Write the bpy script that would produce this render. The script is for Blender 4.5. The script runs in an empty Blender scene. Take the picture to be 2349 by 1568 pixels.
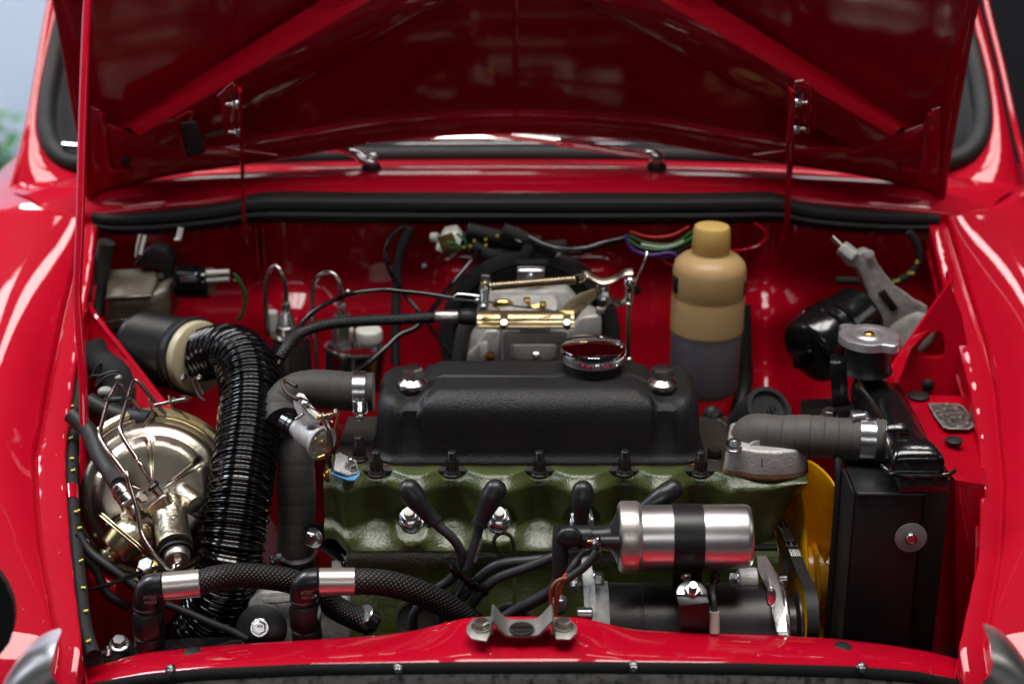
import bpy, bmesh, math, random
from mathutils import Vector as V, Matrix, noise
R = math.radians
rng = random.Random(7)
scene = bpy.context.scene
COL = scene.collection

# ------------------------------------------------------------------ camera
PITCH = R(22)
CAM = V((0, -1.83 * math.cos(PITCH), 1.83 * math.sin(PITCH)))
cd = bpy.data.cameras.new('camera'); cam = bpy.data.objects.new('camera', cd); COL.objects.link(cam)
cam.location = CAM; cam.rotation_euler = (math.pi / 2 - PITCH, 0, 0)
cd.lens = 60; cd.sensor_width = 36; cd.clip_start = .05; cd.clip_end = 100
cd.dof.use_dof = True; cd.dof.focus_distance = 1.74; cd.dof.aperture_fstop = 3.2
scene.camera = cam

# ------------------------------------------------------------------ world and lamps
world = bpy.data.worlds.new('World'); scene.world = world; world.use_nodes = True
bgn = world.node_tree.nodes['Background']
bgn.inputs[0].default_value = (.75, .85, 1, 1); bgn.inputs[1].default_value = .010

def area(name, loc, target, sx, sy, watts, col=(1, .97, .93)):
    l = bpy.data.lights.new(name, 'AREA'); l.shape = 'RECTANGLE'; l.size = sx; l.size_y = sy
    l.energy = watts; l.color = col
    o = bpy.data.objects.new(name, l); COL.objects.link(o); o.location = loc
    o.rotation_euler = (V(target) - V(loc)).to_track_quat('-Z', 'Y').to_euler()
    return o

for i in range(3):      # panes of the roof light above the nose of the car
    area('roof_light', (-.86 + .86 * i, -.22, 2.7), (-.86 + .86 * i, -.12, 0), .74, 1.1, 32, (1, .965, .92))
for i in range(4):      # low band of window panes behind the photographer
    area('window_light', (-1.2 + .8 * i, -4.0, 1.75), (-.5 + .33 * i, 0, -.1), .56, .36, 3.4, (1, .97, .95))
area('door_light', (-4.2, .6, 1.5), (0, .2, 0), 2.2, 1.8, 24, (.80, .86, 1))
area('side_light', (3.6, -.9, 2.2), (0, .1, 0), 1.6, 1.0, 7, (1, .95, .9))
for i in range(3):      # rear windows that show in the scuttle
    area('rear_light', (-1.5 + 1.25 * i, 4.2, 1.95), (0, .3, 0), .8, .7, 42, (1, .97, .94))
for x, w in ((-1.05, .32), (-.22, .62), (.66, .20), (1.25, .40)):      # roof panes further back, over the cabin
    area('rear_roof_light', (x, 1.9, 2.8), (x * .6, .4, 0), w, .62, 36 * w * .62, (1, .97, .94))
area('wall_fill_light', (-3.2, 1.2, 3.2), (-3.0, 3.3, -.4), 1.5, 1.5, 240, (.82, .90, 1))  # added fill lamp that brightens the pale wall on the left

scene.view_settings.view_transform = 'Standard'; scene.view_settings.look = 'None'
scene.view_settings.exposure = 0; scene.view_settings.gamma = 1
scene.cycles.use_denoising = True
scene.cycles.max_bounces = 8; scene.cycles.sample_clamp_indirect = 6
scene.cycles.caustics_reflective = False; scene.cycles.caustics_refractive = False

# ------------------------------------------------------------------ measuring helpers
FX = 60 / 36 * 2348
FWD = V((0, math.cos(PITCH), -math.sin(PITCH))); UP = V((0, math.sin(PITCH), math.cos(PITCH)))
def ray(px, py): return V((1, 0, 0)) * ((px - 1174) / FX) - UP * ((py - 784) / FX) + FWD
def P(px, py, Y):
    d = ray(px, py); return CAM + d * ((Y - CAM.y) / d.y)
def PZ(px, py, z):
    d = ray(px, py); return CAM + d * ((z - CAM.z) / d.z)
def PN(px, py, q, n):
    d = ray(px, py); return CAM + d * ((V(q) - CAM).dot(n) / d.dot(n))
OPN = V((0, -.365, 1)).normalized()
def PL(px, py, up=0): return PN(px, py, V((0, 0, -.09 + up)), OPN)       # plane of the bonnet opening
def M(n, p): return n * (V(p) - CAM).dot(FWD) / FX                        # n picture units in metres at p
def reg(ox, oy, s): return lambda x, y, Y: P(ox + s * x, oy + s * y, Y)
T1, T2, T3 = reg(0, 0, .3418), reg(773.9, 0, .3418), reg(1545.4, 0, .3418)
M1, M2, M3 = reg(0, 487.2, .3418), reg(773.9, 487.2, .3418), reg(1545.4, 487.2, .3418)
B1, B2, B3 = reg(0, 1031.8, .3418), reg(773.9, 1031.8, .3418), reg(1545.4, 1031.8, .3418)
C1 = reg(859.8, 544.5, .2928); VA = reg(619.1, 831.1, .1828); SV = reg(172, 1060.4, .1827)
S1 = reg(172, 802.5, .1952)
CO = reg(1232.4, 1089.1, .2440); RA = reg(1576.3, 917.1, .2684); LF = reg(194.9, 504.4, .2193)
MS = reg(573.2, 544.5, .2193); WM = reg(1776.9, 544.5, .2193)
def lerp(a, b, t): return a + (b - a) * t
def along(pts, x, k=0):
    """piecewise-linear lookup in a list of tuples sorted by element k"""
    if x <= pts[0][k]: a, b = pts[0], pts[1]
    elif x >= pts[-1][k]: a, b = pts[-2], pts[-1]
    else:
        for a, b in zip(pts, pts[1:]):
            if a[k] <= x <= b[k]: break
    t = (x - a[k]) / (b[k] - a[k]) if b[k] != a[k] else 0
    return tuple(lerp(p, q, t) for p, q in zip(a, b))
def spline(pts, n=8):
    """Catmull-Rom through tuples or Vectors"""
    pts = [V(p) for p in pts]
    if len(pts) < 3: return [pts[0].lerp(pts[1], i / n) for i in range(n + 1)]
    out = []
    for i in range(len(pts) - 1):
        p0 = pts[i - 1] if i else pts[0] * 2 - pts[1]
        p1, p2 = pts[i], pts[i + 1]
        p3 = pts[i + 2] if i + 2 < len(pts) else p2 * 2 - p1
        for j in range(n):
            t = j / n
            out.append(.5 * ((2 * p1) + (p2 - p0) * t + (2 * p0 - 5 * p1 + 4 * p2 - p3) * t * t + (3 * p1 - p0 - 3 * p2 + p3) * t ** 3))
    out.append(pts[-1]); return out

# ------------------------------------------------------------------ materials
def mat(name, base, rough=.5, metal=0, coat=0, coat_rough=.04, bump=None, vary=None, alpha=None, trans=0, sheen=0, spec=None, wear=None):
    m = bpy.data.materials.new(name); m.use_nodes = True
    nt = m.node_tree; b = nt.nodes['Principled BSDF']; L = nt.links.new
    base = tuple(base) + (1,)
    b.inputs['Base Color'].default_value = base; b.inputs['Roughness'].default_value = rough
    b.inputs['Metallic'].default_value = metal; b.inputs['Coat Weight'].default_value = coat
    b.inputs['Coat Roughness'].default_value = coat_rough
    if spec is not None: b.inputs['Specular IOR Level'].default_value = spec
    if alpha is not None: b.inputs['Alpha'].default_value = alpha
    if trans: b.inputs['Transmission Weight'].default_value = trans
    if sheen: b.inputs['Sheen Weight'].default_value = sheen
    tc = nt.nodes.new('ShaderNodeTexCoord')
    def tex(scale, detail=3):
        t = nt.nodes.new('ShaderNodeTexNoise'); t.inputs['Scale'].default_value = scale; t.inputs['Detail'].default_value = detail
        L(tc.outputs['Object'], t.inputs['Vector']); return t
    col = None
    if vary:            # (scale, [colours])
        t = tex(vary[0], 4); r = nt.nodes.new('ShaderNodeValToRGB')
        cs = vary[1]; r.color_ramp.elements[0].position = .3; r.color_ramp.elements[1].position = .7
        while len(r.color_ramp.elements) < len(cs): r.color_ramp.elements.new(.5)
        for i, c in enumerate(cs):
            r.color_ramp.elements[i].position = .3 + .4 * i / (len(cs) - 1); r.color_ramp.elements[i].color = tuple(c) + (1,)
        L(t.outputs['Fac'], r.inputs['Fac']); col = r.outputs['Color']
        L(col, b.inputs['Base Color'])
    if wear:            # (scale, threshold, colour, width, roughness of the specks)
        t = tex(wear[0], 5); r = nt.nodes.new('ShaderNodeMapRange')
        r.inputs['From Min'].default_value = wear[1]; r.inputs['From Max'].default_value = wear[1] + wear[3]
        L(t.outputs['Fac'], r.inputs['Value'])
        mx = nt.nodes.new('ShaderNodeMix'); mx.data_type = 'RGBA'
        L(r.outputs['Result'], mx.inputs['Factor'])
        if col: L(col, mx.inputs['A'])
        else: mx.inputs['A'].default_value = base
        mx.inputs['B'].default_value = tuple(wear[2]) + (1,)
        L(mx.outputs['Result'], b.inputs['Base Color'])
    # gloss is never quite even
    t = tex(23, 5); r = nt.nodes.new('ShaderNodeMapRange')
    r.inputs['To Min'].default_value = max(.01, rough * .8); r.inputs['To Max'].default_value = min(1, rough * 1.25)
    L(t.outputs['Fac'], r.inputs['Value']); L(r.outputs['Result'], b.inputs['Roughness'])
    if bump:            # list of (scale, height in mm)
        prev = None
        for sc, h in bump:
            t = tex(sc, 3); bp = nt.nodes.new('ShaderNodeBump'); bp.inputs['Strength'].default_value = 1
            bp.inputs['Distance'].default_value = h / 1000
            L(t.outputs['Fac'], bp.inputs['Height'])
            if prev: L(prev.outputs['Normal'], bp.inputs['Normal'])
            prev = bp
        L(prev.outputs['Normal'], b.inputs['Normal'])
        if coat: L(prev.outputs['Normal'], b.inputs['Coat Normal'])
    return m

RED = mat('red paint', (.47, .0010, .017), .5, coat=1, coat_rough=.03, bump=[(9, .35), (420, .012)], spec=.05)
REDSHADE = mat('shaded red paint', (.28, .0008, .009), .5, coat=.7, coat_rough=.07, bump=[(14, .3), (420, .02)], spec=.05)  # body red with the shade under the bonnet put into its colour
DUSTY = mat('dusty red paint', (.47, .0010, .017), .5, coat=1, coat_rough=.04, bump=[(9, .35), (420, .012)], wear=(190, .715, (.56, .24, .21), .05), spec=.05)
REDIN = mat('red paint inside', (.44, .0010, .014), .4, coat=1, coat_rough=.05, bump=[(14, .9), (300, .03)], spec=.05, wear=(11, .66, (.40, .001, .010), .2))
CRINKLE = mat('black crinkle paint', (.010, .010, .011), .46, bump=[(520, .75), (1100, .35)], spec=.45)
GREEN = mat('green engine paint', (.055, .072, .016), .34, coat=.7, coat_rough=.16, bump=[(110, .6), (420, .55), (900, .25)], vary=(40, [(.047, .063, .013), (.066, .086, .020)]))
RUBBER = mat('black rubber', (.014, .014, .015), .52, bump=[(300, .06)], wear=(60, .66, (.035, .033, .03), .1))
SEAL = mat('black seal rubber', (.006, .006, .0065), .6, bump=[(200, .08)])
LEAD = mat('grey silicone lead', (.030, .030, .035), .46, bump=[(300, .05)])
BOOT = mat('black moulded boot', (.015, .015, .017), .36, bump=[(350, .05)])
GREYHOSE = mat('grey silicone hose', (.075, .066, .060), .62, bump=[(900, .10)], vary=(70, [(.066, .058, .053), (.086, .077, .070)]), sheen=.15)
DARKHOSE = mat('charcoal cloth hose', (.026, .024, .022), .66, bump=[(900, .10)], sheen=.1)
GLOSSBLACK = mat('gloss black plastic', (.004, .004, .005), .11, spec=.6, bump=[(60, .12)])
BLACKPAINT = mat('black enamel', (.006, .006, .007), .20, coat=.6, coat_rough=.08, bump=[(30, .5), (180, .1)])
SATIN = mat('satin black', (.011, .011, .012), .38, bump=[(250, .05)], wear=(45, .68, (.04, .04, .04), .08))
LINING = mat('grey cabin trim', (.07, .075, .08), .7)
DARK = mat('underbonnet dark', (.006, .006, .006), .6)
CHROME = mat('chrome', (.86, .86, .87), .06, 1)
STEEL = mat('zinc steel', (.60, .61, .63), .24, 1, bump=[(200, .05)])
PIPE = mat('nickel pipe', (.42, .37, .34), .24, 1, bump=[(120, .04)])
DARKSTEEL = mat('black oxide steel', (.045, .042, .04), .34, .7, bump=[(400, .1)])
ALLOY = mat('cast alloy', (.5, .49, .48), .50, .4, bump=[(400, .7), (90, .35)], vary=(55, [(.44, .425, .415), (.58, .565, .55)]))
MACHINED = mat('machined alloy', (.66, .65, .65), .26, 1, bump=[(60, .10), (600, .03)])
SPUN = mat('polished can', (.84, .83, .84), .32, 1, bump=[(40, .25), (500, .03)])
BRUSHED = mat('brushed trim alloy', (.80, .79, .78), .36, 1, bump=[(60, .15), (300, .05)])
SATINAL = mat('satin silver sleeve', (.72, .66, .63), .33, .9, bump=[(300, .05)])
GREYCAST = mat('dull grey casting', (.40, .40, .39), .55, .3, bump=[(150, .4)], vary=(90, [(.30, .30, .29), (.50, .50, .48)]))
GOLD = mat('yellow passivated zinc', (.42, .38, .28), .30, 1, bump=[(38, .5), (420, .16)], vary=(22, [(.31, .285, .225), (.48, .44, .35), (.42, .34, .30), (.38, .40, .31)]))
GOLDCAST = mat('rough passivated casting', (.60, .54, .38), .30, 1, bump=[(160, .9), (520, .3)], vary=(60, [(.50, .47, .36), (.68, .63, .50), (.58, .50, .41)]))
GOLDPLATE = mat('bright gold zinc', (.72, .58, .26), .27, 1, bump=[(40, .3), (400, .05)], vary=(38, [(.66, .56, .27), (.76, .63, .31), (.66, .50, .33), (.58, .58, .31)]))
BRASS = mat('brass', (.74, .47, .14), .22, 1)
YELLOW = mat('yellow paint', (.80, .40, .004), .36, coat=.5, coat_rough=.12, bump=[(70, .2)], wear=(50, .70, (.35, .15, .006), .1))
CREAM = mat('cream plastic', (.46, .40, .26), .42, bump=[(120, .05)])
WHITEP = mat('white plastic', (.74, .74, .70), .4)
CORK = mat('cork gasket', (.20, .10, .04), .8, vary=(700, [(.05, .025, .012), (.20, .09, .035), (.42, .22, .09)]), bump=[(600, .5)])
BLUE = mat('blue gasket', (.12, .38, .68), .4)
TIN = mat('brown lacquered tin', (.115, .095, .07), .42, .25, bump=[(70, .25)], vary=(60, [(.09, .075, .055), (.14, .115, .085)]))
FABRIC = mat('black loom tape', (.010, .010, .010), .8, bump=[(800, .25)])
YFLECK = mat('yellow tracer thread', (.62, .50, .03), .6)
WIREG = mat('green wire', (.015, .13, .035), .35); WIREP = mat('purple wire', (.09, .025, .20), .35)
WIREB = mat('brown wire', (.22, .06, .02), .4); WIRER = mat('red wire', (.42, .01, .01), .4); WIREW = mat('white wire', (.6, .58, .55), .4)
CLEARP = mat('clear sleeve', (.66, .64, .6), .25, trans=.3)
DISC = mat('frosted washer', (.42, .43, .45), .2, alpha=.62)
BOTTLE = mat('amber bottle plastic', (.58, .39, .18), .38, bump=[(160, .12), (30, .3)])
def _wet():        # the plastic is milky where dry and clears where the fluid wets it
    BOTTLE.node_tree.nodes['Principled BSDF'].inputs['Subsurface Weight'].default_value = .35; BOTTLE.node_tree.nodes['Principled BSDF'].inputs['Subsurface Scale'].default_value = .02
    nt = BOTTLE.node_tree; L = nt.links.new; tc = nt.nodes.new('ShaderNodeTexCoord'); sx = nt.nodes.new('ShaderNodeSeparateXYZ'); mr = nt.nodes.new('ShaderNodeMapRange')
    L(tc.outputs['Generated'], sx.inputs[0]); L(sx.outputs['Z'], mr.inputs['Value'])
    for k, v in (('From Min', .455), ('From Max', .475), ('To Min', .13), ('To Max', .86)): mr.inputs[k].default_value = v
    L(mr.outputs['Result'], nt.nodes['Principled BSDF'].inputs['Alpha'])
_wet()
BOTTLECAP = mat('amber cap', (.64, .42, .13), .40)
FLUID = mat('blue washer fluid', (.06, .07, .12), .4, vary=(14, [(.05, .09, .24), (.16, .175, .22)]))
GLASS = mat('dark windscreen', (.05, .055, .06), .06, spec=.7, alpha=.93, vary=(6, [(.02, .022, .025), (.07, .075, .08)]))  # grey tones in the colour stand in for reflections on the screen
BELT = mat('ribbed belt rubber', (.010, .010, .010), .55, bump=[(400, .08)])
PRINT = mat('white print', (.84, .82, .78), .6)
ETCH = mat('etched print', (.33, .32, .31), .5)
PLATE = mat('worn data plate', (.10, .09, .08), .45, .6, vary=(180, [(.02, .02, .02), (.10, .09, .08), (.34, .31, .28)]), bump=[(300, .2)])
TRIMGREY = mat('worn grey trim', (.2, .19, .18), .40, .3, vary=(120, [(.05, .05, .05), (.26, .25, .24), (.30, .29, .28)]), bump=[(160, .5)])
TRIMBLACK = mat('black trim', (.006, .006, .006), .75, bump=[(200, .4)])

# braided sheath: two crossed waves on the sleeve's own UV
def braid_mat(name, c0, c1, rough):
    m = bpy.data.materials.new(name); m.use_nodes = True; nt = m.node_tree; L = nt.links.new
    b = nt.nodes['Principled BSDF']; b.inputs['Roughness'].default_value = rough
    uv = nt.nodes.new('ShaderNodeUVMap')
    ws = []
    for s in (1, -1):
        mp = nt.nodes.new('ShaderNodeMapping'); mp.inputs['Rotation'].default_value = (0, 0, R(45 * s))
        L(uv.outputs['UV'], mp.inputs['Vector'])
        w = nt.nodes.new('ShaderNodeTexWave'); w.inputs['Scale'].default_value = .55; w.inputs['Distortion'].default_value = 0
        L(mp.outputs['Vector'], w.inputs['Vector']); ws.append(w)
    mm = nt.nodes.new('ShaderNodeMath'); mm.operation = 'MULTIPLY'
    L(ws[0].outputs['Fac'], mm.inputs[0]); L(ws[1].outputs['Fac'], mm.inputs[1])
    r = nt.nodes.new('ShaderNodeValToRGB'); r.color_ramp.elements[0].color = tuple(c0) + (1,); r.color_ramp.elements[1].color = tuple(c1) + (1,)
    L(mm.outputs[0], r.inputs['Fac']); L(r.outputs['Color'], b.inputs['Base Color'])
    bp = nt.nodes.new('ShaderNodeBump'); bp.inputs['Strength'].default_value = 1; bp.inputs['Distance'].default_value = .0009
    L(mm.outputs[0], bp.inputs['Height']); L(bp.outputs['Normal'], b.inputs['Normal'])
    return m
BRAID = braid_mat('black braided sheath', (.004, .004, .004), (.030, .028, .027), .45)

# ------------------------------------------------------------------ mesh helpers: a shape is (verts, faces)
def join(*ms):
    vs, fs = [], []
    for m in ms:
        o = len(vs); vs += m[0]; fs += [tuple(i + o for i in f) for f in m[1]]
    return vs, fs
def frame(a):
    a = V(a).normalized(); h = V((0, 0, 1)) if abs(a.z) < .9 else V((0, 1, 0))
    u = a.cross(h).normalized(); return a, u, u.cross(a).normalized()
def lathe(A, D, prof, n=28, caps=True, rot=0, up=None):
    """profile [(s, r)] in metres along direction D from A"""
    a, u, w = frame(D)
    if up is not None:
        w = (V(up) - a * V(up).dot(a)).normalized(); u = w.cross(a)
    vs, fs = [], []
    for s, r in prof:
        for k in range(n):
            t = 2 * math.pi * k / n + rot
            vs.append(V(A) + a * s + (u * math.cos(t) + w * math.sin(t)) * r)
    for i in range(len(prof) - 1):
        for k in range(n):
            k2 = (k + 1) % n; fs.append((i * n + k, i * n + k2, (i + 1) * n + k2, (i + 1) * n + k))
    if caps:
        fs.append(tuple(range(n - 1, -1, -1))); q = (len(prof) - 1) * n; fs.append(tuple(range(q, q + n)))
    return vs, fs
def cyl(A, B, r, n=24, ch=0):
    A, B = V(A), V(B); l = (B - A).length; ch = min(ch, l * .4)
    pr = [(0, r - ch), (ch, r), (l - ch, r), (l, r - ch)] if ch else [(0, r), (l, r)]
    return lathe(A, B - A, pr, n)
def hexnut(A, D, r, h, rot=0): return lathe(A, D, [(0, r * .93), (h * .12, r), (h * .82, r), (h, r * .84)], 6, rot=rot)
def tube(path, r, n=12, caps=True):
    path = [V(p) for p in path]; N = len(path); vs, fs = [], []
    a, u, w = frame(path[1] - path[0]); prev = a
    for i, p in enumerate(path):
        t = (path[min(i + 1, N - 1)] - path[max(i - 1, 0)])
        t = t.normalized() if t.length > 1e-9 else prev
        q = prev.rotation_difference(t); u = q @ u; w = q @ w; prev = t
        rr = r(i / (N - 1)) if callable(r) else (r[i] if isinstance(r, (list, tuple)) else r)
        for k in range(n):
            c = 2 * math.pi * k / n; vs.append(p + (u * math.cos(c) + w * math.sin(c)) * rr)
    for i in range(N - 1):
        for k in range(n):
            k2 = (k + 1) % n; fs.append((i * n + k, i * n + k2, (i + 1) * n + k2, (i + 1) * n + k))
    if caps: fs.append(tuple(range(n - 1, -1, -1))); q = (N - 1) * n; fs.append(tuple(range(q, q + n)))
    return vs, fs
def resample(path, step):
    path = [V(p) for p in path]; L = [0]
    for a, b in zip(path, path[1:]): L.append(L[-1] + (b - a).length)
    n = max(2, int(L[-1] / step)); out = []; j = 0
    for i in range(n + 1):
        s = L[-1] * i / n
        while j < len(path) - 2 and L[j + 1] < s: j += 1
        d = L[j + 1] - L[j]; out.append(path[j].lerp(path[j + 1], (s - L[j]) / d if d else 0))
    return out, L[-1]
def hose(pts, r, n=20, step=.004, k=10): return tube(resample(spline(pts, k), step)[0], r, n)
def helix(A, B, r, turns, wire, n=6, per=14):
    A, B = V(A), V(B); a, u, w = frame(B - A); l = (B - A).length; N = int(turns * per)
    return tube([A + a * l * i / N + (u * math.cos(2 * math.pi * i / per) + w * math.sin(2 * math.pi * i / per)) * r for i in range(N + 1)], wire, n)
def box(c, s, rot=None):
    c = V(c); m = rot or Matrix.Identity(3); vs = []
    for z in (-.5, .5):
        for x, y in ((-.5, -.5), (.5, -.5), (.5, .5), (-.5, .5)): vs.append(c + m @ V((x * s[0], y * s[1], z * s[2])))
    return vs, [(3, 2, 1, 0), (4, 5, 6, 7), (0, 1, 5, 4), (1, 2, 6, 5), (2, 3, 7, 6), (3, 0, 4, 7)]
def prism(poly, d):
    poly = [V(p) for p in poly]; n = len(poly); d = V(d); vs = poly + [p + d for p in poly]
    return vs, [tuple(range(n)), tuple(range(2 * n - 1, n - 1, -1))] + [(i + n, (i + 1) % n + n, (i + 1) % n, i) for i in range(n)]
def grid(rows):
    n = len(rows[0]); vs = [V(p) for r in rows for p in r]; fs = []
    for i in range(len(rows) - 1):
        for k in range(n - 1): fs.append((i * n + k, i * n + k + 1, (i + 1) * n + k + 1, (i + 1) * n + k))
    return vs, fs
def loft(rings, caps=True):
    n = len(rings[0]); vs = [V(p) for r in rings for p in r]; fs = []
    for i in range(len(rings) - 1):
        for k in range(n): fs.append((i * n + k, i * n + (k + 1) % n, (i + 1) * n + (k + 1) % n, (i + 1) * n + k))
    if caps: fs.append(tuple(range(n - 1, -1, -1))); q = (len(rings) - 1) * n; fs.append(tuple(range(q, q + n)))
    return vs, fs
def strip(path, width, thick, wdir):
    """flat bar along a path: wdir is the width direction"""
    path = [V(p) for p in path]; wd = V(wdir).normalized(); rings = []
    for i, p in enumerate(path):
        t = (path[min(i + 1, len(path) - 1)] - path[max(i - 1, 0)]).normalized()
        n = t.cross(wd).normalized(); w = n.cross(t).normalized()
        rings.append([p + w * width / 2 + n * thick / 2, p - w * width / 2 + n * thick / 2, p - w * width / 2 - n * thick / 2, p + w * width / 2 - n * thick / 2])
    return loft(rings)
def ball(c, r, n=16, sc=(1, 1, 1)):
    v, f = lathe((0, 0, -r), (0, 0, 1), [(r - r * math.cos(math.pi * i / 10), max(r * math.sin(math.pi * i / 10), r * .02)) for i in range(11)], n)
    return [V(c) + V((p.x * sc[0], p.y * sc[1], p.z * sc[2])) for p in v], f
def rrect(w, h, r, k=4):
    out = []
    for cx, cy, a0 in ((w / 2 - r, h / 2 - r, 0), (-w / 2 + r, h / 2 - r, 90), (-w / 2 + r, -h / 2 + r, 180), (w / 2 - r, -h / 2 + r, 270)):
        for i in range(k + 1):
            a = R(a0 + 90 * i / k); out.append((cx + r * math.cos(a), cy + r * math.sin(a)))
    return out
def head_bolt(A, D, r, hh, wr=1.55, wt=.0015, stud=0):
    """washer, hexagon and sometimes a stud end"""
    A, D = V(A), V(D).normalized()
    ms = [lathe(A, D, [(0, r * wr), (wt * .7, r * wr), (wt, r * wr * .94)], 24), hexnut(A + D * wt, D, r, hh, rng.random())]
    if stud: ms.append(threads(A + D * (wt + hh), D, r * .56, stud))
    else: ms.append(lathe(A + D * (wt + hh), D, [(0, r * .6), (.0002, r * .58)], 16))
    return join(*ms)
def threads(A, D, r, l, pitch=.0016):
    n = max(2, int(l / pitch)); pr = []
    for i in range(n): pr += [(l * i / n, r * .86), (l * (i + .5) / n, r)]
    return lathe(A, D, pr + [(l, r * .8)], 14)

ORG = {}
def put(name, m, material, parent=None, smooth=38, bevel=0, seg=2, subd=0, solid=0, uvtube=None, kind=None):
    vs, fs = m
    lo = [min(p[i] for p in vs) for i in range(3)]; hi = [max(p[i] for p in vs) for i in range(3)]
    c = V([(a + b) / 2 for a, b in zip(lo, hi)])
    me = bpy.data.meshes.new(name); me.from_pydata([tuple(p - c) for p in vs], [], fs)
    bm = bmesh.new(); bm.from_mesh(me)
    bmesh.ops.remove_doubles(bm, verts=bm.verts, dist=1e-6)
    bmesh.ops.recalc_face_normals(bm, faces=bm.faces)
    if solid: bmesh.ops.solidify(bm, geom=bm.faces[:], thickness=solid)
    if bevel:
        es = [e for e in bm.edges if len(e.link_faces) == 2 and e.calc_face_angle(0) > .55]
        if es: bmesh.ops.bevel(bm, geom=es, offset=bevel, segments=seg, profile=.5, affect='EDGES', clamp_overlap=True)
    bm.to_mesh(me); bm.free()
    me.materials.append(material)
    for p in me.polygons: p.use_smooth = True
    me.set_sharp_from_angle(angle=R(smooth))
    o = bpy.data.objects.new(name, me); COL.objects.link(o)
    if subd:
        s = o.modifiers.new('subdivision', 'SUBSURF'); s.levels = subd; s.render_levels = subd
    hang(o, c, parent)
    if kind: o['kind'] = kind
    return o
def hang(o, world, parent):
    ORG[o] = V(world)
    if parent: o.parent = parent; o.location = V(world) - ORG[parent]
    else: o.location = world
def thing(name, label, cat, loc, group=None):
    o = bpy.data.objects.new(name, None); COL.objects.link(o); o.empty_display_size = .01
    hang(o, loc, None); return tag(o, label, cat, group)
def tag(o, label, cat, group=None):
    o['label'] = label; o['category'] = cat
    if group: o['group'] = group
    return o
def clone(o, shift, parent):
    c = o.copy(); COL.objects.link(c); hang(c, ORG[o] + V(shift), parent)
    for ch in o.children: clone(ch, shift, c)
    return c
def tube_uv(o, r, n=None):
    """UV by length and girth for a sleeve made by tube()"""
    return o
def braided(name, pts, r, parent, n=24, step=.0025, mt=None):
    path, L = resample(spline(pts, 12), step)
    vs, fs = tube(path, r, n, caps=False)
    c = sum((p for p in path), V()) / len(path)
    me = bpy.data.meshes.new(name); me.from_pydata([tuple(p - c) for p in vs], [], fs); me.materials.append(mt or BRAID)
    uv = me.uv_layers.new(name='UVMap'); cell = .0062
    for pl in me.polygons:
        for li, vi in zip(pl.loop_indices, pl.vertices):
            i, k = divmod(vi, n); k0 = min(v % n for v in pl.vertices)
            if k == 0 and k0 == 0 and max(v % n for v in pl.vertices) == n - 1: k = n
            uv.data[li].uv = (L * i / (len(path) - 1) / cell, round(2 * math.pi * r / cell) * k / n)
        pl.use_smooth = True
    o = bpy.data.objects.new(name, me); COL.objects.link(o); hang(o, c, parent); return o
def words(name, body, at, xdir, ydir, size, material, parent, ext=.0001, name_kind=None):
    cu = bpy.data.curves.new(name, 'FONT'); cu.body = body; cu.size = size; cu.extrude = ext; cu.resolution_u = 2
    cu.align_x = 'CENTER'; cu.align_y = 'CENTER'
    t = bpy.data.objects.new(name, cu); COL.objects.link(t)
    dg = bpy.context.evaluated_depsgraph_get(); me = bpy.data.meshes.new_from_object(t.evaluated_get(dg))
    bpy.data.objects.remove(t)
    x = V(xdir).normalized(); y = V(ydir); y = (y - x * y.dot(x)).normalized(); z = x.cross(y)
    m3 = Matrix((x, y, z)).transposed(); me.transform(m3.to_4x4()); me.materials.clear(); me.materials.append(material)
    o = bpy.data.objects.new(name, me); COL.objects.link(o); hang(o, at, parent); return o
XX, YY, ZZ = V((1, 0, 0)), V((0, 1, 0)), V((0, 0, 1))
VIEW = -FWD
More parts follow.
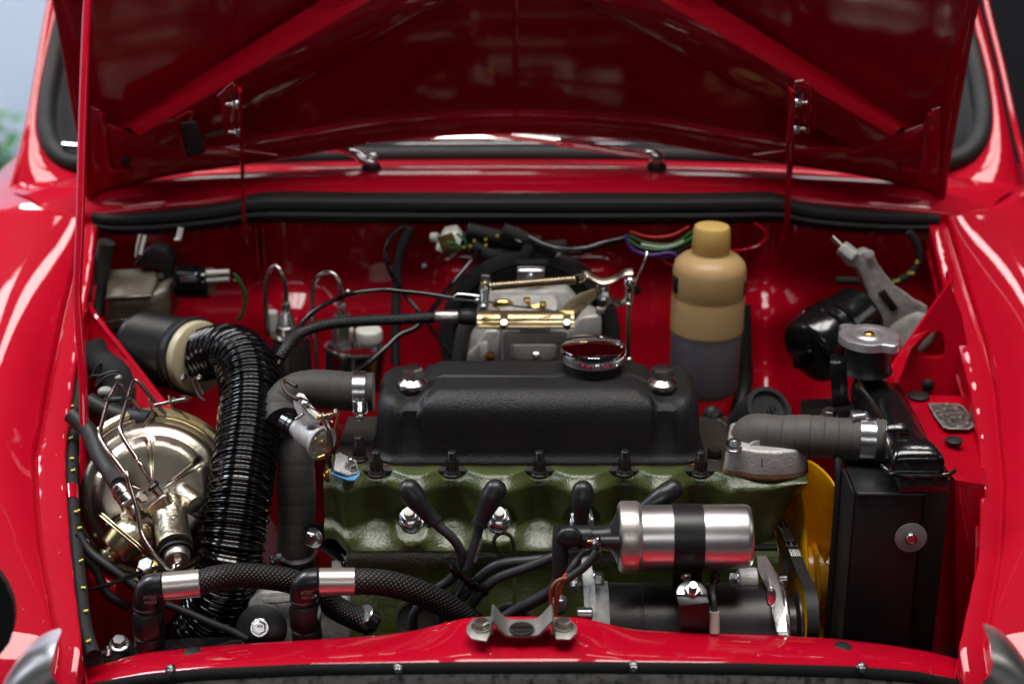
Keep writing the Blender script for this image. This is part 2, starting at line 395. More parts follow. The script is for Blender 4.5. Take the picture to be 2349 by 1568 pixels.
# ================================================================== the car body
car = thing('red_car', 'glossy red classic car body around the open engine bay', 'car', (0, 0, -.3))
FL = [(222, 505), (212, 600), (190, 727), (168, 870), (152, 1010), (148, 1040), (152, 1150), (165, 1300), (190, 1506)]   # inner flange, left
WL = [(186, 500), (172, 590), (140, 720), (110, 860), (82, 1010), (74, 1040), (78, 1150), (88, 1260), (128, 1478)]         # wing edge, left
FR = [(2133, 520), (2152, 600), (2172, 690), (2198, 790), (2222, 880), (2246, 1020), (2249, 1100), (2246, 1271), (2195, 1505)]
WR = [(2172, 500), (2200, 590), (2232, 690), (2262, 780), (2285, 880), (2299, 1020), (2306, 1100), (2300, 1260), (2262, 1478)]
def edge3(px, up=0):
    pts = [PL(x, y, up) for x, y in px]; pts.sort(key=lambda p: p.y); return [tuple(p) for p in pts]
def wing(fl, wl, s, label=None):
    f3, w3 = edge3(fl), edge3(wl, .004)
    ys = [w3[0][1] - .16, w3[0][1] - .08, w3[0][1] - .035] + [lerp(w3[0][1], w3[-1][1], i / 84) for i in range(85)] + [w3[-1][1] + d for d in (.04, .10, .18, .28)]
    rows = []
    for y in ys:
        yc = min(max(y, w3[0][1]), w3[-1][1])
        f = V(along(f3, yc, 1)); w = V(along(w3, yc, 1))
        dy = y - yc
        drop = -.32 * max(0, -dy) - 6.0 * max(0, -dy) ** 2 + .04 * max(0, dy)
        for p in (f, w): p.y = y; p.z += drop
        o = V((s, 0, 0)); k = (y - w3[0][1]) / (w3[-1][1] - w3[0][1]); k = min(max(k, 0), 1)
        f.z += .0003 * math.sin(y * 290 + 2 * math.sin(y * 31)) + .0003 * math.sin(y * 171 + 1); f.x += .0003 * math.sin(y * 133 + 3 * math.sin(y * 23))
        crest = .010 + .022 * math.sin(math.pi * k) ** 1.2
        rows.append([f + V((0, .0, -.045)), f + V((-s * .001, 0, -.003)), f - o * .0004 + V((0, 0, -.0006)), f + o * .0022 + V((0, 0, .0002)), f.lerp(w, .5) + V((0, 0, -.002)), w - o * .0045 + V((0, 0, -.0055)), w - o * .0022 + V((0, 0, -.0062)), w - o * .0014 + V((0, 0, -.0040)),
                     w - o * .0006 + V((0, 0, .0016)), w + o * .0012 + V((0, 0, .0042)), w + o * .004 + V((0, 0, .0052)), w + o * .018 + V((0, 0, .005 + crest * .35)), w + o * .05 + V((0, 0, crest)),
                     w + o * .10 + V((0, 0, crest + .004)), w + o * .155 + V((0, 0, crest - .018)), w + o * .20 + V((0, 0, -.045)), w + o * .225 + V((0, 0, -.12)), w + o * .235 + V((0, 0, -.26))])
    return put('wing', grid(rows), DUSTY if s < 0 else RED, car, subd=1, smooth=70)
wing_l = wing(FL, WL, -1); wing_r = wing(FR, WR, 1)
wing_l['label'] = 'left front wing flecked with dust'

# slam panel under the bonnet latch
REAR = [(150, 1560), (196, 1531), (330, 1494), (500, 1478), (700, 1466), (860, 1456), (950, 1444), (1010, 1428), (1060, 1415), (1090, 1411), (1180, 1410), (1310, 1411), (1350, 1416), (1400, 1430), (1450, 1441), (1560, 1447), (1760, 1453), (1900, 1461), (2040, 1477), (2140, 1494), (2200, 1510), (2250, 1540)]
LIP = [(110, 1600), (190, 1566), (230, 1556), (330, 1540), (460, 1527), (700, 1516), (1000, 1512), (1400, 1511), (1700, 1514), (1950, 1521), (2100, 1533), (2200, 1552), (2290, 1590)]
def ycurve(x, y0, bow): t = (x - 1180) / 1000; return y0 + bow * t * t
rows = []
N = 72
xs = [150 + (2250 - 150) * i / N for i in range(N + 1)]
def sl(lst, x): return along(lst, x, 0)[1]
for k in range(9):
    row = []
    for x in xs:
        yr, yl = sl(REAR, x), sl(LIP, x)
        a = P(x, yr, ycurve(x, -.275, .03)); b = P(x, yl, ycurve(x, -.345, .05))
        if k == 0: p = a + V((0, .003, -.05))
        elif k == 1: p = a + V((0, .001, -.003))
        elif k <= 6:
            t = (k - 2) / 4; p = a.lerp(b, t) + V((0, 0, .0025 * math.sin(math.pi * t) + (.0012 if k == 2 else 0)))
        elif k == 7: p = b + V((0, -.005, -.0045))
        else: p = b + V((0, -.006, -.018))
        row.append(p)
    rows.append(row)
slam = put('slam_panel', grid(rows), RED, car, subd=1, smooth=70)
for x, y in ((443, 1499), (1931, 1486)):
    t = (y - sl(REAR, x)) / (sl(LIP, x) - sl(REAR, x)); c = P(x, sl(REAR, x), ycurve(x, -.275, .03)).lerp(P(x, sl(LIP, x), ycurve(x, -.345, .05)), t) + V((0, 0, .003)); put('rubber_plug', lathe(c, ZZ, [(-.004, .006), (-.0015, .0082), (-.0006, .0086), (.0004, .0074), (.0008, .003)], 20), SEAL, slam)
# grille trim below the lip, two tones
def trim(d0, d1, yo, m, nm):
    rr = []
    for t in (0, .12, .5, .88, 1):
        rr.append([P(x, sl(LIP, x) + lerp(d0, d1, t), ycurve(x, yo, .05)) + V((0, -.004 * math.sin(math.pi * t), 0)) for x in xs])
    return put(nm, grid(rr), m, car, solid=.002, smooth=60)
trim(6, 36, -.356, TRIMBLACK, 'grille_backing'); gt = trim(33, 120, -.362, TRIMGREY, 'grille_moulding')
for x, y in ((391, 1534), (913, 1531), (1453, 1527), (1976, 1529)):
    c = P(x, y, ycurve(x, -.3645, .05))
    put('trim_screw', join(lathe(c, (0, -1, .35), [(-.004, .0046), (.001, .0050), (.0026, .0040), (.0032, .0012)], 16), box(c + V((0, -.0033, .0012)), (.0052, .0009, .0009)), box(c + V((0, -.0033, .0012)), (.0009, .0009, .0052))), STEEL, gt)
# headlamp rubbers and chrome grille whiskers at the corners
for s, cx, cy in ((-1, -92, 1385),):
    c = P(cx, cy, -.40); put('headlamp_seal', tube([c + V((.062 * math.cos(a) * .45, -.02 * math.sin(a), .062 * math.sin(a))) for a in [2 * math.pi * i / 40 for i in range(41)]], .008, 12), SEAL, car)
    put('headlamp_bowl', lathe(c, (-.35, -1, .1), [(0, .056), (-.012, .05), (-.03, .03)], 24), DARK, car)
def whisker(pts, Y):
    top = [P(x, y, Y) for x, y in pts[0]]; bot = [P(x, y, Y - .012) for x, y in pts[1]]
    mid = [a.lerp(b, .5) + V((0, -.022, .004)) for a, b in zip(top, bot)]
    back = [p + V((0, .03, -.004)) for p in top]; bb = [p + V((0, .02, -.02)) for p in bot]
    put('chrome_whisker', grid([back, top, mid, bot, bb]), BRUSHED, car, subd=2, smooth=60)
whisker((((128, 1470), (100, 1475), (60, 1495), (25, 1530), (0, 1570)), ((126, 1560), (110, 1575), (90, 1590), (60, 1605), (40, 1620))), -.425)
whisker((((2268, 1458), (2290, 1464), (2318, 1478), (2345, 1505), (2372, 1545)), ((2262, 1555), (2280, 1568), (2300, 1585), (2330, 1600), (2360, 1620))), -.425)

# scuttle, screen, pillars
FRONT = [(120, 505), (216, 486), (380, 466), (555, 452), (800, 445), (1180, 443), (1560, 446), (1800, 452), (1990, 468), (2150, 482), (2260, 500)]
BASE = [(20, 440), (110, 415), (200, 402), (400, 386), (620, 374), (860, 368), (1180, 366), (1500, 368), (1760, 376), (1960, 388), (2160, 402), (2250, 415), (2330, 440)]
rows = []; xs2 = [20 + 2310 * i / 60 for i in range(61)]
for k in range(8):
    row = []
    for x in xs2:
        xf = 120 + (x - 20) * 2140 / 2310
        a = P(xf, sl(FRONT, xf), ycurve(xf, .345, -.02)); b = P(x, sl(BASE, x), ycurve(x, .455, -.04))
        if k == 0: p = a + V((0, .004, -.03))
        elif k == 1: p = a + V((0, -.001, -.004))
        else: t = (k - 2) / 5; p = a.lerp(b, t) + V((0, 0, .011 * math.sin(math.pi * t ** .8)))
        row.append(p)
    rows.append(row)
scuttle = put('scuttle_panel', grid(rows), RED, car, subd=1, smooth=70)
for x, y, r in ((679, 432, .0062), (1678, 424, .0062)):
    c = P(x, y, .375); put('washer_jet', join(lathe(c, (0, -.25, 1), [(-.006, r), (.003, r), (.006, r * .75), (.0075, r * .3)], 18), ball(c + V((0, -.005, .004)), .0022, 8)), GLOSSBLACK, scuttle)
def PW(px, py, up=0): return P(px, py, .462 + .00042 * (380 - py)) + V((0, -up * .7, up * .7))
SEALPX = [(165, -70), (150, 0), (124, 130), (108, 215), (104, 275), (112, 325), (136, 360), (180, 376), (300, 374), (520, 366), (860, 357), (1180, 355), (1500, 357), (1840, 366), (2060, 374), (2180, 370), (2232, 342), (2254, 296), (2255, 240), (2240, 160), (2214, 60), (2196, -10), (2180, -70)]
put('screen_seal', hose([PW(*p) for p in SEALPX], .0145, 12, .012), SEAL, car)
put('chrome_insert', hose([PW(x, y, .014) for x, y in [(150, 346), (200, 350), (300, 348), (520, 343), (860, 334), (1180, 331), (1500, 334), (1840, 343), (2060, 351), (2170, 350)]], .0042, 8, .012), CHROME, car)
gl = [[PW(lerp(110, 160, t), lerp(372, -70, t)).lerp(PW(lerp(2248, 2186, t), lerp(372, -70, t)), u / 12) + V((0, -.012 * (1 - (u / 6 - 1) ** 2), 0)) + V((0, .012, .004)) for u in range(13)] for t in [i / 6 for i in range(7)]]
put('windscreen', grid(gl), GLASS, car, solid=.003)
# cabin darkness behind the glass: dashboard top
put('dashboard', prism([PW(80, 400) + V((0, .05, -.02)), PW(2280, 400) + V((0, .05, -.02)), PW(2280, 330) + V((0, .35, 0)), PW(80, 330) + V((0, .35, 0))], (0, 0, -.03)), DARK, car, bevel=.01)
put('cabin_lining', grid([[PW(40, 400) + V((0, .5, -.2)), PW(2310, 400) + V((0, .5, -.2))], [PW(40, -120) + V((0, .45, .5)), PW(2310, -120) + V((0, .45, .5))]]), LINING, car, solid=.01)
def pillar(pts, s):
    rows = []
    for (ox, oy), (ix, iy) in pts:
        o, i = PW(ox, oy), PW(ix, iy)
        rows.append([i + V((s * -.006, .02, 0)), i + V((0, -.002, .0)), i.lerp(o, .18) + V((0, -.011, .006)), i.lerp(o, .5) + V((0, -.014, .008)), i.lerp(o, .84) + V((0, -.009, .004)), o, o + V((s * .004, .03, 0)), o + V((0, .16, 0))])
    return put('screen_pillar', grid(rows), RED, car, subd=1, smooth=60)
PILL = [((140, -80), (170, -70)), ((121, 0), (152, 0)), ((87, 160), (120, 130)), ((66, 260), (102, 215)), ((42, 350), (100, 285)), ((22, 420), (110, 338)), ((8, 470), (134, 372)), ((-10, 520), (190, 396))]
pillar(PILL, -1)
pillar([((2222, -80), (2176, -70)), ((2243, 0), (2194, 0)), ((2270, 105), (2240, 130)), ((2297, 222), (2258, 215)), ((2318, 310), (2260, 290)), ((2338, 400), (2248, 340)), ((2352, 460), (2222, 374)), ((2370, 520), (2170, 398))], 1)
put('drip_rail', hose([PW(x, y, .010) for x, y in [(128, -40), (110, 60), (88, 190), (70, 290), (46, 390), (20, 480), (0, 530)]], .0042, 8, .02), RED, car)
put('drip_rail', hose([PW(x, y, .010) for x, y in [(2246, -40), (2262, 40), (2292, 160), (2316, 270), (2340, 370), (2358, 450)]], .0042, 8, .02), RED, car)
# rubber strip along the front of the scuttle
RS = [(214, 500), (232, 508), (300, 505), (420, 497), (552, 481), (572, 474), (700, 476), (900, 478), (1180, 479), (1460, 479), (1700, 478), (1780, 474), (1812, 476), (1850, 487), (1960, 497), (2080, 502), (2152, 506)]
top = [P(x, y - (28 if 555 < x < 1800 else 18), .330) for x, y in RS]; bot = [P(x, y + (38 if 240 < x < 2120 else 26), .328) for x, y in RS]
mid = [a.lerp(b, .45) + V((0, -.010, 0)) for a, b in zip(top, bot)]; m1 = [a.lerp(b, .12) + V((0, -.011, .001)) for a, b in zip(top, bot)]; m2 = [a.lerp(b, .5) + V((0, -.005, 0)) for a, b in zip(top, bot)]; m3 = [a.lerp(b, .58) + V((0, -.011, 0)) for a, b in zip(top, bot)]
put('scuttle_seal', grid([[p + V((0, .02, 0)) for p in top], top, m1, mid, m2, m3, [b + V((0, -.006, 0)) for b in bot], [b + V((0, .02, 0)) for b in bot]]), SEAL, car, subd=1, smooth=60)

# bulkhead with its stiffening and spot-weld studs
Yb = .352
def sm0(a, b, t): t = min(1, max(0, (t - a) / (b - a))); return t * t * (3 - 2 * t)
def BK(x, y, d=0): return P(x, y, Yb - d)
rows = []
for y in [492 + 25 * i for i in range(44)]:
    row = []
    for x in [150 + 20 * i for i in range(103)]:
        d = 0
        if 1000 < x < 1420 and y > 596: d = .012 * min(1, (x - 1000) / 24, (1420 - x) / 24, (y - 596) / 20)
        if 610 < x < 720: d += .006 * math.sin(math.pi * (x - 610) / 110)
        if 1715 < x < 1800: d += .016 * math.sin(math.pi * (x - 1715) / 85)
        q = math.hypot((x - 1890) / 120, (y - 830) / 150)
        if q < 1: d -= .02 * (1 - q * q)
        gl_ = max(0, 1 - ((x - 668) / 95) ** 2) + max(0, 1 - ((x - 1762) / 100) ** 2)
        d += gl_ * (.022 * sm0(640, 730, y) + .02 * sm0(830, 930, y)) + .016 * sm0(640, 760, y)
        if y > 760: d += .05 * ((min(y, 1010) - 760) / 250) ** 1.6
        row.append(BK(x, y, d))
    rows.append(row)
bulk = put('bulkhead', grid(rows), REDIN, car, subd=1, smooth=60)
for x, y in ((972, 612), (956, 708), (957, 807), (1386, 611)):
    c = BK(x, y, .004); put('stud', lathe(c, (0, -1, .1), [(-.002, .0042), (.001, .0042), (.0022, .003), (.0028, .001)], 12), STEEL, bulk)
for x0 in (598, 1763):     # slotted hinge pockets
    put('hinge_slot', join(box(BK(x0, 572, .010), (.004, .004, .042))), DARK, bulk)
    for s in (-1, 1): put('slot_lip', box(BK(x0 + s * 8, 570, .013), (.004, .008, .05)), REDIN, bulk, bevel=.0015)
# inner wings, floor
def side(s, fl):
    f3 = edge3(fl); a, b = V(f3[0]), V(f3[-1])
    pts = [V(p) for p in f3]
    rows = [[p + V((0, 0, -.03)) for p in pts], [p + V((s * .012, 0, -.1)) for p in pts], [p + V((s * .02, 0, -.45)) for p in pts]]
    return put('inner_wing', grid(rows), REDIN, car, solid=.002, smooth=50)
side(-1, FL); side(1, FR)
put('undertray', prism([V((-.62, -.36, -.56)), V((.62, -.36, -.56)), V((.62, .40, -.56)), V((-.62, .40, -.56))], (0, 0, -.01)), DARK, car)
put('front_valance', prism([V((-.62, -.37, -.56)), V((.62, -.37, -.56)), V((.62, -.37, -.26)), V((-.62, -.37, -.26))], (0, -.01, 0)), DARK, car)
# diagonal brace, left: a folded sheet with a rolled edge
def brace(pts, lower, Y0, Y1, rad):
    n = len(pts) - 1
    e = [P(x, y, lerp(Y0, Y1, i / n)) for i, (x, y) in enumerate(pts)]; l = [P(x, y, lerp(Y0, Y1, i / n) + .006) for i, (x, y) in enumerate(lower)]
    b = put('side_brace', grid([e, [p.lerp(q, .5) for p, q in zip(e, l)], l]), REDIN, car, solid=.0018, smooth=50)
    put('rolled_edge', hose(e, rad, 8, .01), RED, b)
    return b
brace([(196, 668), (204, 700), (232, 742), (290, 815), (350, 892), (400, 955), (428, 992)], [(178, 760), (180, 775), (192, 790), (262, 828), (274, 870), (300, 960), (380, 1010)], .24, .03, .0035)
brace([(2178, 600), (2176, 650), (2140, 705), (2095, 770), (2052, 835), (2030, 880)], [(2182, 640), (2184, 690), (2180, 715), (2150, 740), (2090, 800), (2060, 880)], .24, .04, .0035)
# right-hand inner panel with the rounded window, then the shelf with its plugs
def holed(outer, hole, Y0, dY, mt):
    """sheet between an outline and a hole, both with the same number of points"""
    o = [P(x, y, Y0 + dY * (y - 600) / 500) for x, y in outer]; h = [P(x, y, Y0 + dY * (y - 600) / 500) for x, y in hole]
    n = len(o); vs = o + h + [p + V((.004, .012, 0)) for p in h]
    fs = [(i, (i + 1) % n, n + (i + 1) % n, n + i) for i in range(n)] + [(n + i, n + (i + 1) % n, 2 * n + (i + 1) % n, 2 * n + i) for i in range(n)]
    return vs, fs
panel = put('inner_panel', holed([(2178, 650), (2205, 720), (2216, 780), (2226, 850), (2232, 916), (2165, 918), (2120, 918), (2060, 914), (2036, 900), (2046, 845), (2085, 785), (2136, 708)],
                         [(2152, 757), (2162, 764), (2166, 785), (2166, 805), (2163, 818), (2150, 822), (2130, 822), (2108, 819), (2101, 812), (2104, 800), (2118, 780), (2138, 762)], .13, -.05, REDIN), REDIN, car, smooth=50)
shelf = put('inner_shelf', grid([[P(2020, 905, .075), P(2120, 906, .075), P(2240, 908, .075)], [P(2070, 960, .015), P(2140, 965, .015), P(2252, 975, .010)], [P(2140, 1036, -.06), P(2190, 1050, -.062), P(2258, 1070, -.066)], [P(2190, 1100, -.10) , P(2220, 1105, -.11), P(2258, 1110, -.11)], [P(2192, 1490, -.118), P(2216, 1490, -.122), P(2252, 1490, -.122)]]), REDIN, car, solid=.002, smooth=50)
for x, y, Y, r in ((2106, 910, .070, .0125), (2187, 1012, -.035, .0095)):
    c = P(x, y, Y); put('rubber_plug', lathe(c, ZZ, [(-.003, r * .8), (.0005, r), (.002, r), (.0034, r * .8), (.004, r * .3)], 24), SEAL, shelf)
put('rubber_plug', lathe(P(2128, 882, .098), (0, -1, .15), [(-.002, .006), (.002, .007), (.004, .005), (.0045, .002)], 18), SEAL, panel)

# data plate riveted to the shelf
pc = P(2180, 955, .022); px_, py_ = V((1, -.12, -.02)), V((-.10, .83, .52))
nrm = px_.cross(py_).normalized()
plate = thing('data_plate', 'worn oval metal data plate riveted to red shelf beside the radiator', 'plate', pc)
def onplate(u, v, h=0): return pc + px_.normalized() * u + py_.normalized() * v + nrm * h
PLT = [(2127, 927), (2138, 925), (2196, 927), (2208, 932), (2226, 955), (2233, 968), (2232, 980), (2222, 986), (2176, 985), (2162, 981), (2142, 955)]
shelf_n = (P(2252, 975, .010) - P(2070, 960, .015)).cross(P(2120, 906, .075) - P(2140, 965, .015)).normalized()
q0 = P(2180, 955, .021)
pp = [PN(x, y, q0, shelf_n) for x, y in PLT]; cc = sum(pp, V()) / len(pp)
put('rim', prism(pp, shelf_n * .0012), TRIMGREY, plate, bevel=.0004)
put('face', prism([cc + (p - cc) * .88 + shelf_n * .0012 for p in pp], shelf_n * .0004), PLATE, plate)
for i, (n_, w_) in enumerate(((9, .8), (12, .9), (7, .7), (11, .9))):
    a = PN(2150 + 9 * i, 938 + 12 * i, q0, shelf_n) + shelf_n * .0017; bb = PN(2150 + 9 * i + 50 * w_, 937 + 12 * i, q0, shelf_n) + shelf_n * .0017
    put('stamped_line', strip([a, bb], .0020, .0004, (0, 1, .6)), PLATE, plate)
for x, y in ((2170, 929), (2196, 980)):
    put('rivet', lathe(PN(x, y, q0, shelf_n) + shelf_n * .001, shelf_n, [(0, .0028), (.0012, .0024), (.0018, .001)], 12), TRIMGREY, plate)

# ================================================================== bonnet
HY, HZ = .36, P(205, 443, .36).z
BD = V((0, -math.cos(R(73)), math.sin(R(73)))); BN = V((0, math.sin(R(73)), math.cos(R(73))))
H0 = V((0, HY, HZ))
def BP(px, py, off=0): return PN(px, py, H0 - BN * off, BN)
bon = thing('bonnet', 'open red bonnet raised on hinges, its braced underside facing out', 'bonnet', (0, HY, HZ))
EDGE = [(205, 443), (300, 418), (380, 399), (470, 385), (560, 373), (700, 350), (850, 324), (1000, 309), (1182, 302)]
EDGE = EDGE + [(2364 - x, y) for x, y in reversed(EDGE[:-1])]
xl, xr = BP(205, 443).x, BP(2159, 443).x; cx0 = (xl + xr) / 2; hw = (xr - xl) / 2
rows = []
for v in [i / 16 for i in range(17)]:
    row = []
    for i in range(49):
        u = -1 + i / 24; px = 1182 + u * 977
        ey = sl(EDGE, px)
        # crown needed for the rear edge to stand where it does, fading towards the nose
        flat = BP(px, ey); c0 = (443 - ey) / 140 * .078
        base = V((cx0 + u * hw, HY, HZ)) + BN * c0
        # slide along the panel so the edge meets the picture
        d = ray(px, ey); 
        q = PN(px, ey, base, BN); s0 = (q - base).dot(BD)
        p = V((cx0 + u * hw * (1 + .0 * v), 0, 0)); p.x = cx0 + u * hw
        pos = V((cx0 + u * hw * (1 - .012 * v), HY, HZ)) + BN * c0 * (1 - .25 * v) + BD * (s0 * (1 - v) + .62 * v)
        lip = -.010 if v < .03 else 0
        row.append(pos - BN * (.006 if i in (0, 48) else 0))
    rows.append(row)
skin = put('bonnet_skin', grid(rows), REDSHADE, bon, solid=.0015, subd=1, smooth=60)
# rolled lip along the rear edge and turned flanges down the sides
lipc = [rows[0][i] - BN * .006 for i in range(49)]
put('rear_lip', grid([[p + BN * .006 for p in lipc], [p - BN * .004 + BD * .001 for p in lipc], [p - BN * .007 + BD * .006 for p in lipc], [p - BN * .005 + BD * .030 for p in lipc], [p + BN * .004 + BD * .036 for p in lipc]]), REDSHADE, bon, subd=1, smooth=60)
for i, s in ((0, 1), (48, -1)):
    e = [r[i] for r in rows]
    put('side_flange', grid([[p + BN * .003 for p in e], [p - BN * .012 for p in e], [p - BN * .014 + V((s * .004, 0, 0)) for p in e], [p - BN * .012 + V((s * .014, 0, 0)) for p in e], [p + BN * .004 + V((s * .018, 0, 0)) for p in e]]), REDSHADE, bon, subd=1, smooth=60)
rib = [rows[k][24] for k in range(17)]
put('centre_crease', hose([p - BN * .001 for p in rib], .004, 8, .03), REDSHADE, bon)
def mir(pts, m): return [((2364 - x) if m else x, y) for x, y in pts]
for m in (0, 1):
    s = -1 if m else 1
    A = mir([(262, 296), (297, 292), (317, 313), (372, 352), (420, 400)], m); Bq = mir([(770, -20), (850, -20), (868, -10), (1040, -12), (1048, -8)], m)
    offs = [(-.03), .034, .043, .026, -.05]
    cols = []
    for (a, b, o) in zip(A, Bq, offs):
        cols.append([BP(*a, o).lerp(BP(*b, o - (.06 if o > 0 else .0)), t) for t in [i / 8 for i in range(9)]])
    # lower edge of the brace follows its own line in the picture
    for j, o in ((3, .026),):
        line = mir([(400, 342), (560, 254), (803, 121), (1040, -12)], m)
        line.sort(key=lambda q: q[0], reverse=bool(m))
        for k in range(9):
            x = lerp(line[0][0], line[-1][0], k / 8); ls = sorted(line); y = along(ls, x, 0)[1]; oo = o - .06 * k / 8
            cols[3][k] = BP(x, y, oo); cols[4][k] = BP(x + s * 4, y + 6, oo - .035)
    br = put('brace', grid(cols), REDSHADE, bon, solid=.0012, smooth=20, bevel=.0014)
    c = BP(*mir([(607, 183)], m)[0], .004); d0 = mir([(607, 183)], m)[0] if not m else (1749, 173)
    c = BP(d0[0], d0[1], .004)
    put('drain_hole', lathe(c, BN, [(-.001, .0085), (.03, .0085)], 20), DARK, br)
    # corner gusset and lower rail
    G = mir([(207, 246), (229, 254), (246, 286), (318, 312), (430, 338), (520, 340), (640, 356), (560, 372), (470, 384), (380, 398), (300, 416), (209, 440)], m)
    put('corner_gusset', prism([BP(x, y, .024) for x, y in G], BN * .0022), REDSHADE, bon, bevel=.002)
    put('gusset_rib', hose([BP(x, y, .026) for x, y in mir([(232, 262), (240, 300), (246, 345), (250, 382), (262, 393), (300, 390)], m)], .0032, 8, .01), REDSHADE, bon)
    if not m:
        c = BP(287, 371, .026); put('drain_hole', lathe(c, BN, [(-.002, .0055), (.004, .0055)], 16), DARK, bon)
        put('rubber_flap', prism([BP(x, y, .040) for x, y in ((413, 284), (449, 280), (470, 352), (430, 362), (418, 330))], BN * .003), RUBBER, bon, bevel=.001)
        put('flap_frame', hose([BP(x, y, .043) for x, y in ((424, 366), (414, 320), (404, 276), (428, 262), (438, 252), (440, 272), (430, 280))], .0022, 6, .008), REDSHADE, bon)
    # hinge: bracket leaf on the brace, pivot arm down to the bulkhead
    lf = [(502, 219), (543, 196), (549, 330), (516, 312)] if not m else [(1822, 192), (1865, 206), (1864, 276), (1855, 310), (1822, 302)]
    hg = put('hinge', prism([BP(x, y, .052) for x, y in lf], BN * .002), REDSHADE, bon, bevel=.0015)
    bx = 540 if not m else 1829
    put('leaf_edge', hose([BP(x, y, .054) for x, y in ([(500, 221), (542, 196), (548, 330)] if not m else [(1864, 300), (1866, 206), (1822, 192), (1820, 300)])], .0016, 6, .008), REDSHADE, hg)
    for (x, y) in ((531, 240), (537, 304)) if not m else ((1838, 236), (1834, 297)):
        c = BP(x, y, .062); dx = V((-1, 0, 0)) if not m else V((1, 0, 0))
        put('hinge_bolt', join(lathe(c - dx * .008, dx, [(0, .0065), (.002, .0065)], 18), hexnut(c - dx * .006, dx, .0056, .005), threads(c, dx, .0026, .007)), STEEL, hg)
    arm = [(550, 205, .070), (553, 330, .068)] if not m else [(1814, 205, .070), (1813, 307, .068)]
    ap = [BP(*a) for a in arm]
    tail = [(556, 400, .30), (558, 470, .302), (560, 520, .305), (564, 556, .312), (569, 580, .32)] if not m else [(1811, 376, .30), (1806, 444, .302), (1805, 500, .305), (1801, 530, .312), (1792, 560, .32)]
    put('hinge_arm', strip(spline(ap + [P(*q) for q in tail], 5), .012, .004, (.25, -1, .3)), REDSHADE, hg, bevel=.001)
# bonnet prop
prop = tag(put('bonnet_prop', hose([P(x, y, Y) for x, y, Y in ((212, -70, .235), (201, 0, .21), (194, 150, .165), (188, 330, .12), (184, 500, .075), (178, 640, .04), (177, 690, .028), (182, 760, .01), (190, 870, -.015), (193, 1000, -.04), (191, 1100, -.058), (187, 1140, -.066), (180, 1152, -.07))], lambda t: .0049, 12, .008), RED), 'thin red bonnet prop rod standing along the left wing', 'prop rod')

# wipers parked across the foot of the screen
def wiper(label, pivot, knuckle, tip, blade):
    t = thing('windscreen_wiper', label, 'wiper', P(*pivot), 'wipers at the screen foot')
    q = P(*pivot)
    put('pivot_grommet', lathe(q, (0, -.25, 1), [(-.008, .0135), (.003, .0130), (.008, .0110), (.010, .009)], 28), SEAL, t)
    put('pivot_cap', lathe(q + V((0, 0, .008)), (0, -.2, 1), [(0, .0085), (.004, .0090), (.010, .0082), (.013, .006), (.0135, .002)], 24), CHROME, t)
    k = [P(*a) for a in knuckle]
    put('knuckle', tube(spline(k, 5), lambda u: lerp(.0088, .0058, u), 14), CHROME, t)
    put('arm', strip(spline([P(*a) for a in tip], 6), .0115, .0045, (0, -.5, 1)), CHROME, t, bevel=.0008)
    put('blade', strip(spline([P(*a) for a in blade], 6), .0085, .005, (0, -.5, 1)), SATINAL, t, bevel=.0008)
wiper('chromed wiper pivoting left of the screen centre with its arm under the bonnet edge', (852, 390, .40), [(856, 372, .398), (836, 366, .398), (818, 352, .40), (800, 346, .402)], [(806, 345, .402), (760, 340, .41), (700, 341, .42), (640, 348, .425)], [(720, 344, .43), (600, 352, .44), (480, 366, .44)])
wiper('chromed wiper pivoting right of the screen centre with its arm showing below the bonnet', (1505, 388, .40), [(1512, 366, .398), (1500, 354, .398), (1482, 350, .40)], [(1486, 354, .40), (1420, 346, .41), (1340, 334, .42), (1275, 326, .425)], [(1300, 328, .43), (1200, 315, .44), (1100, 303, .445)])
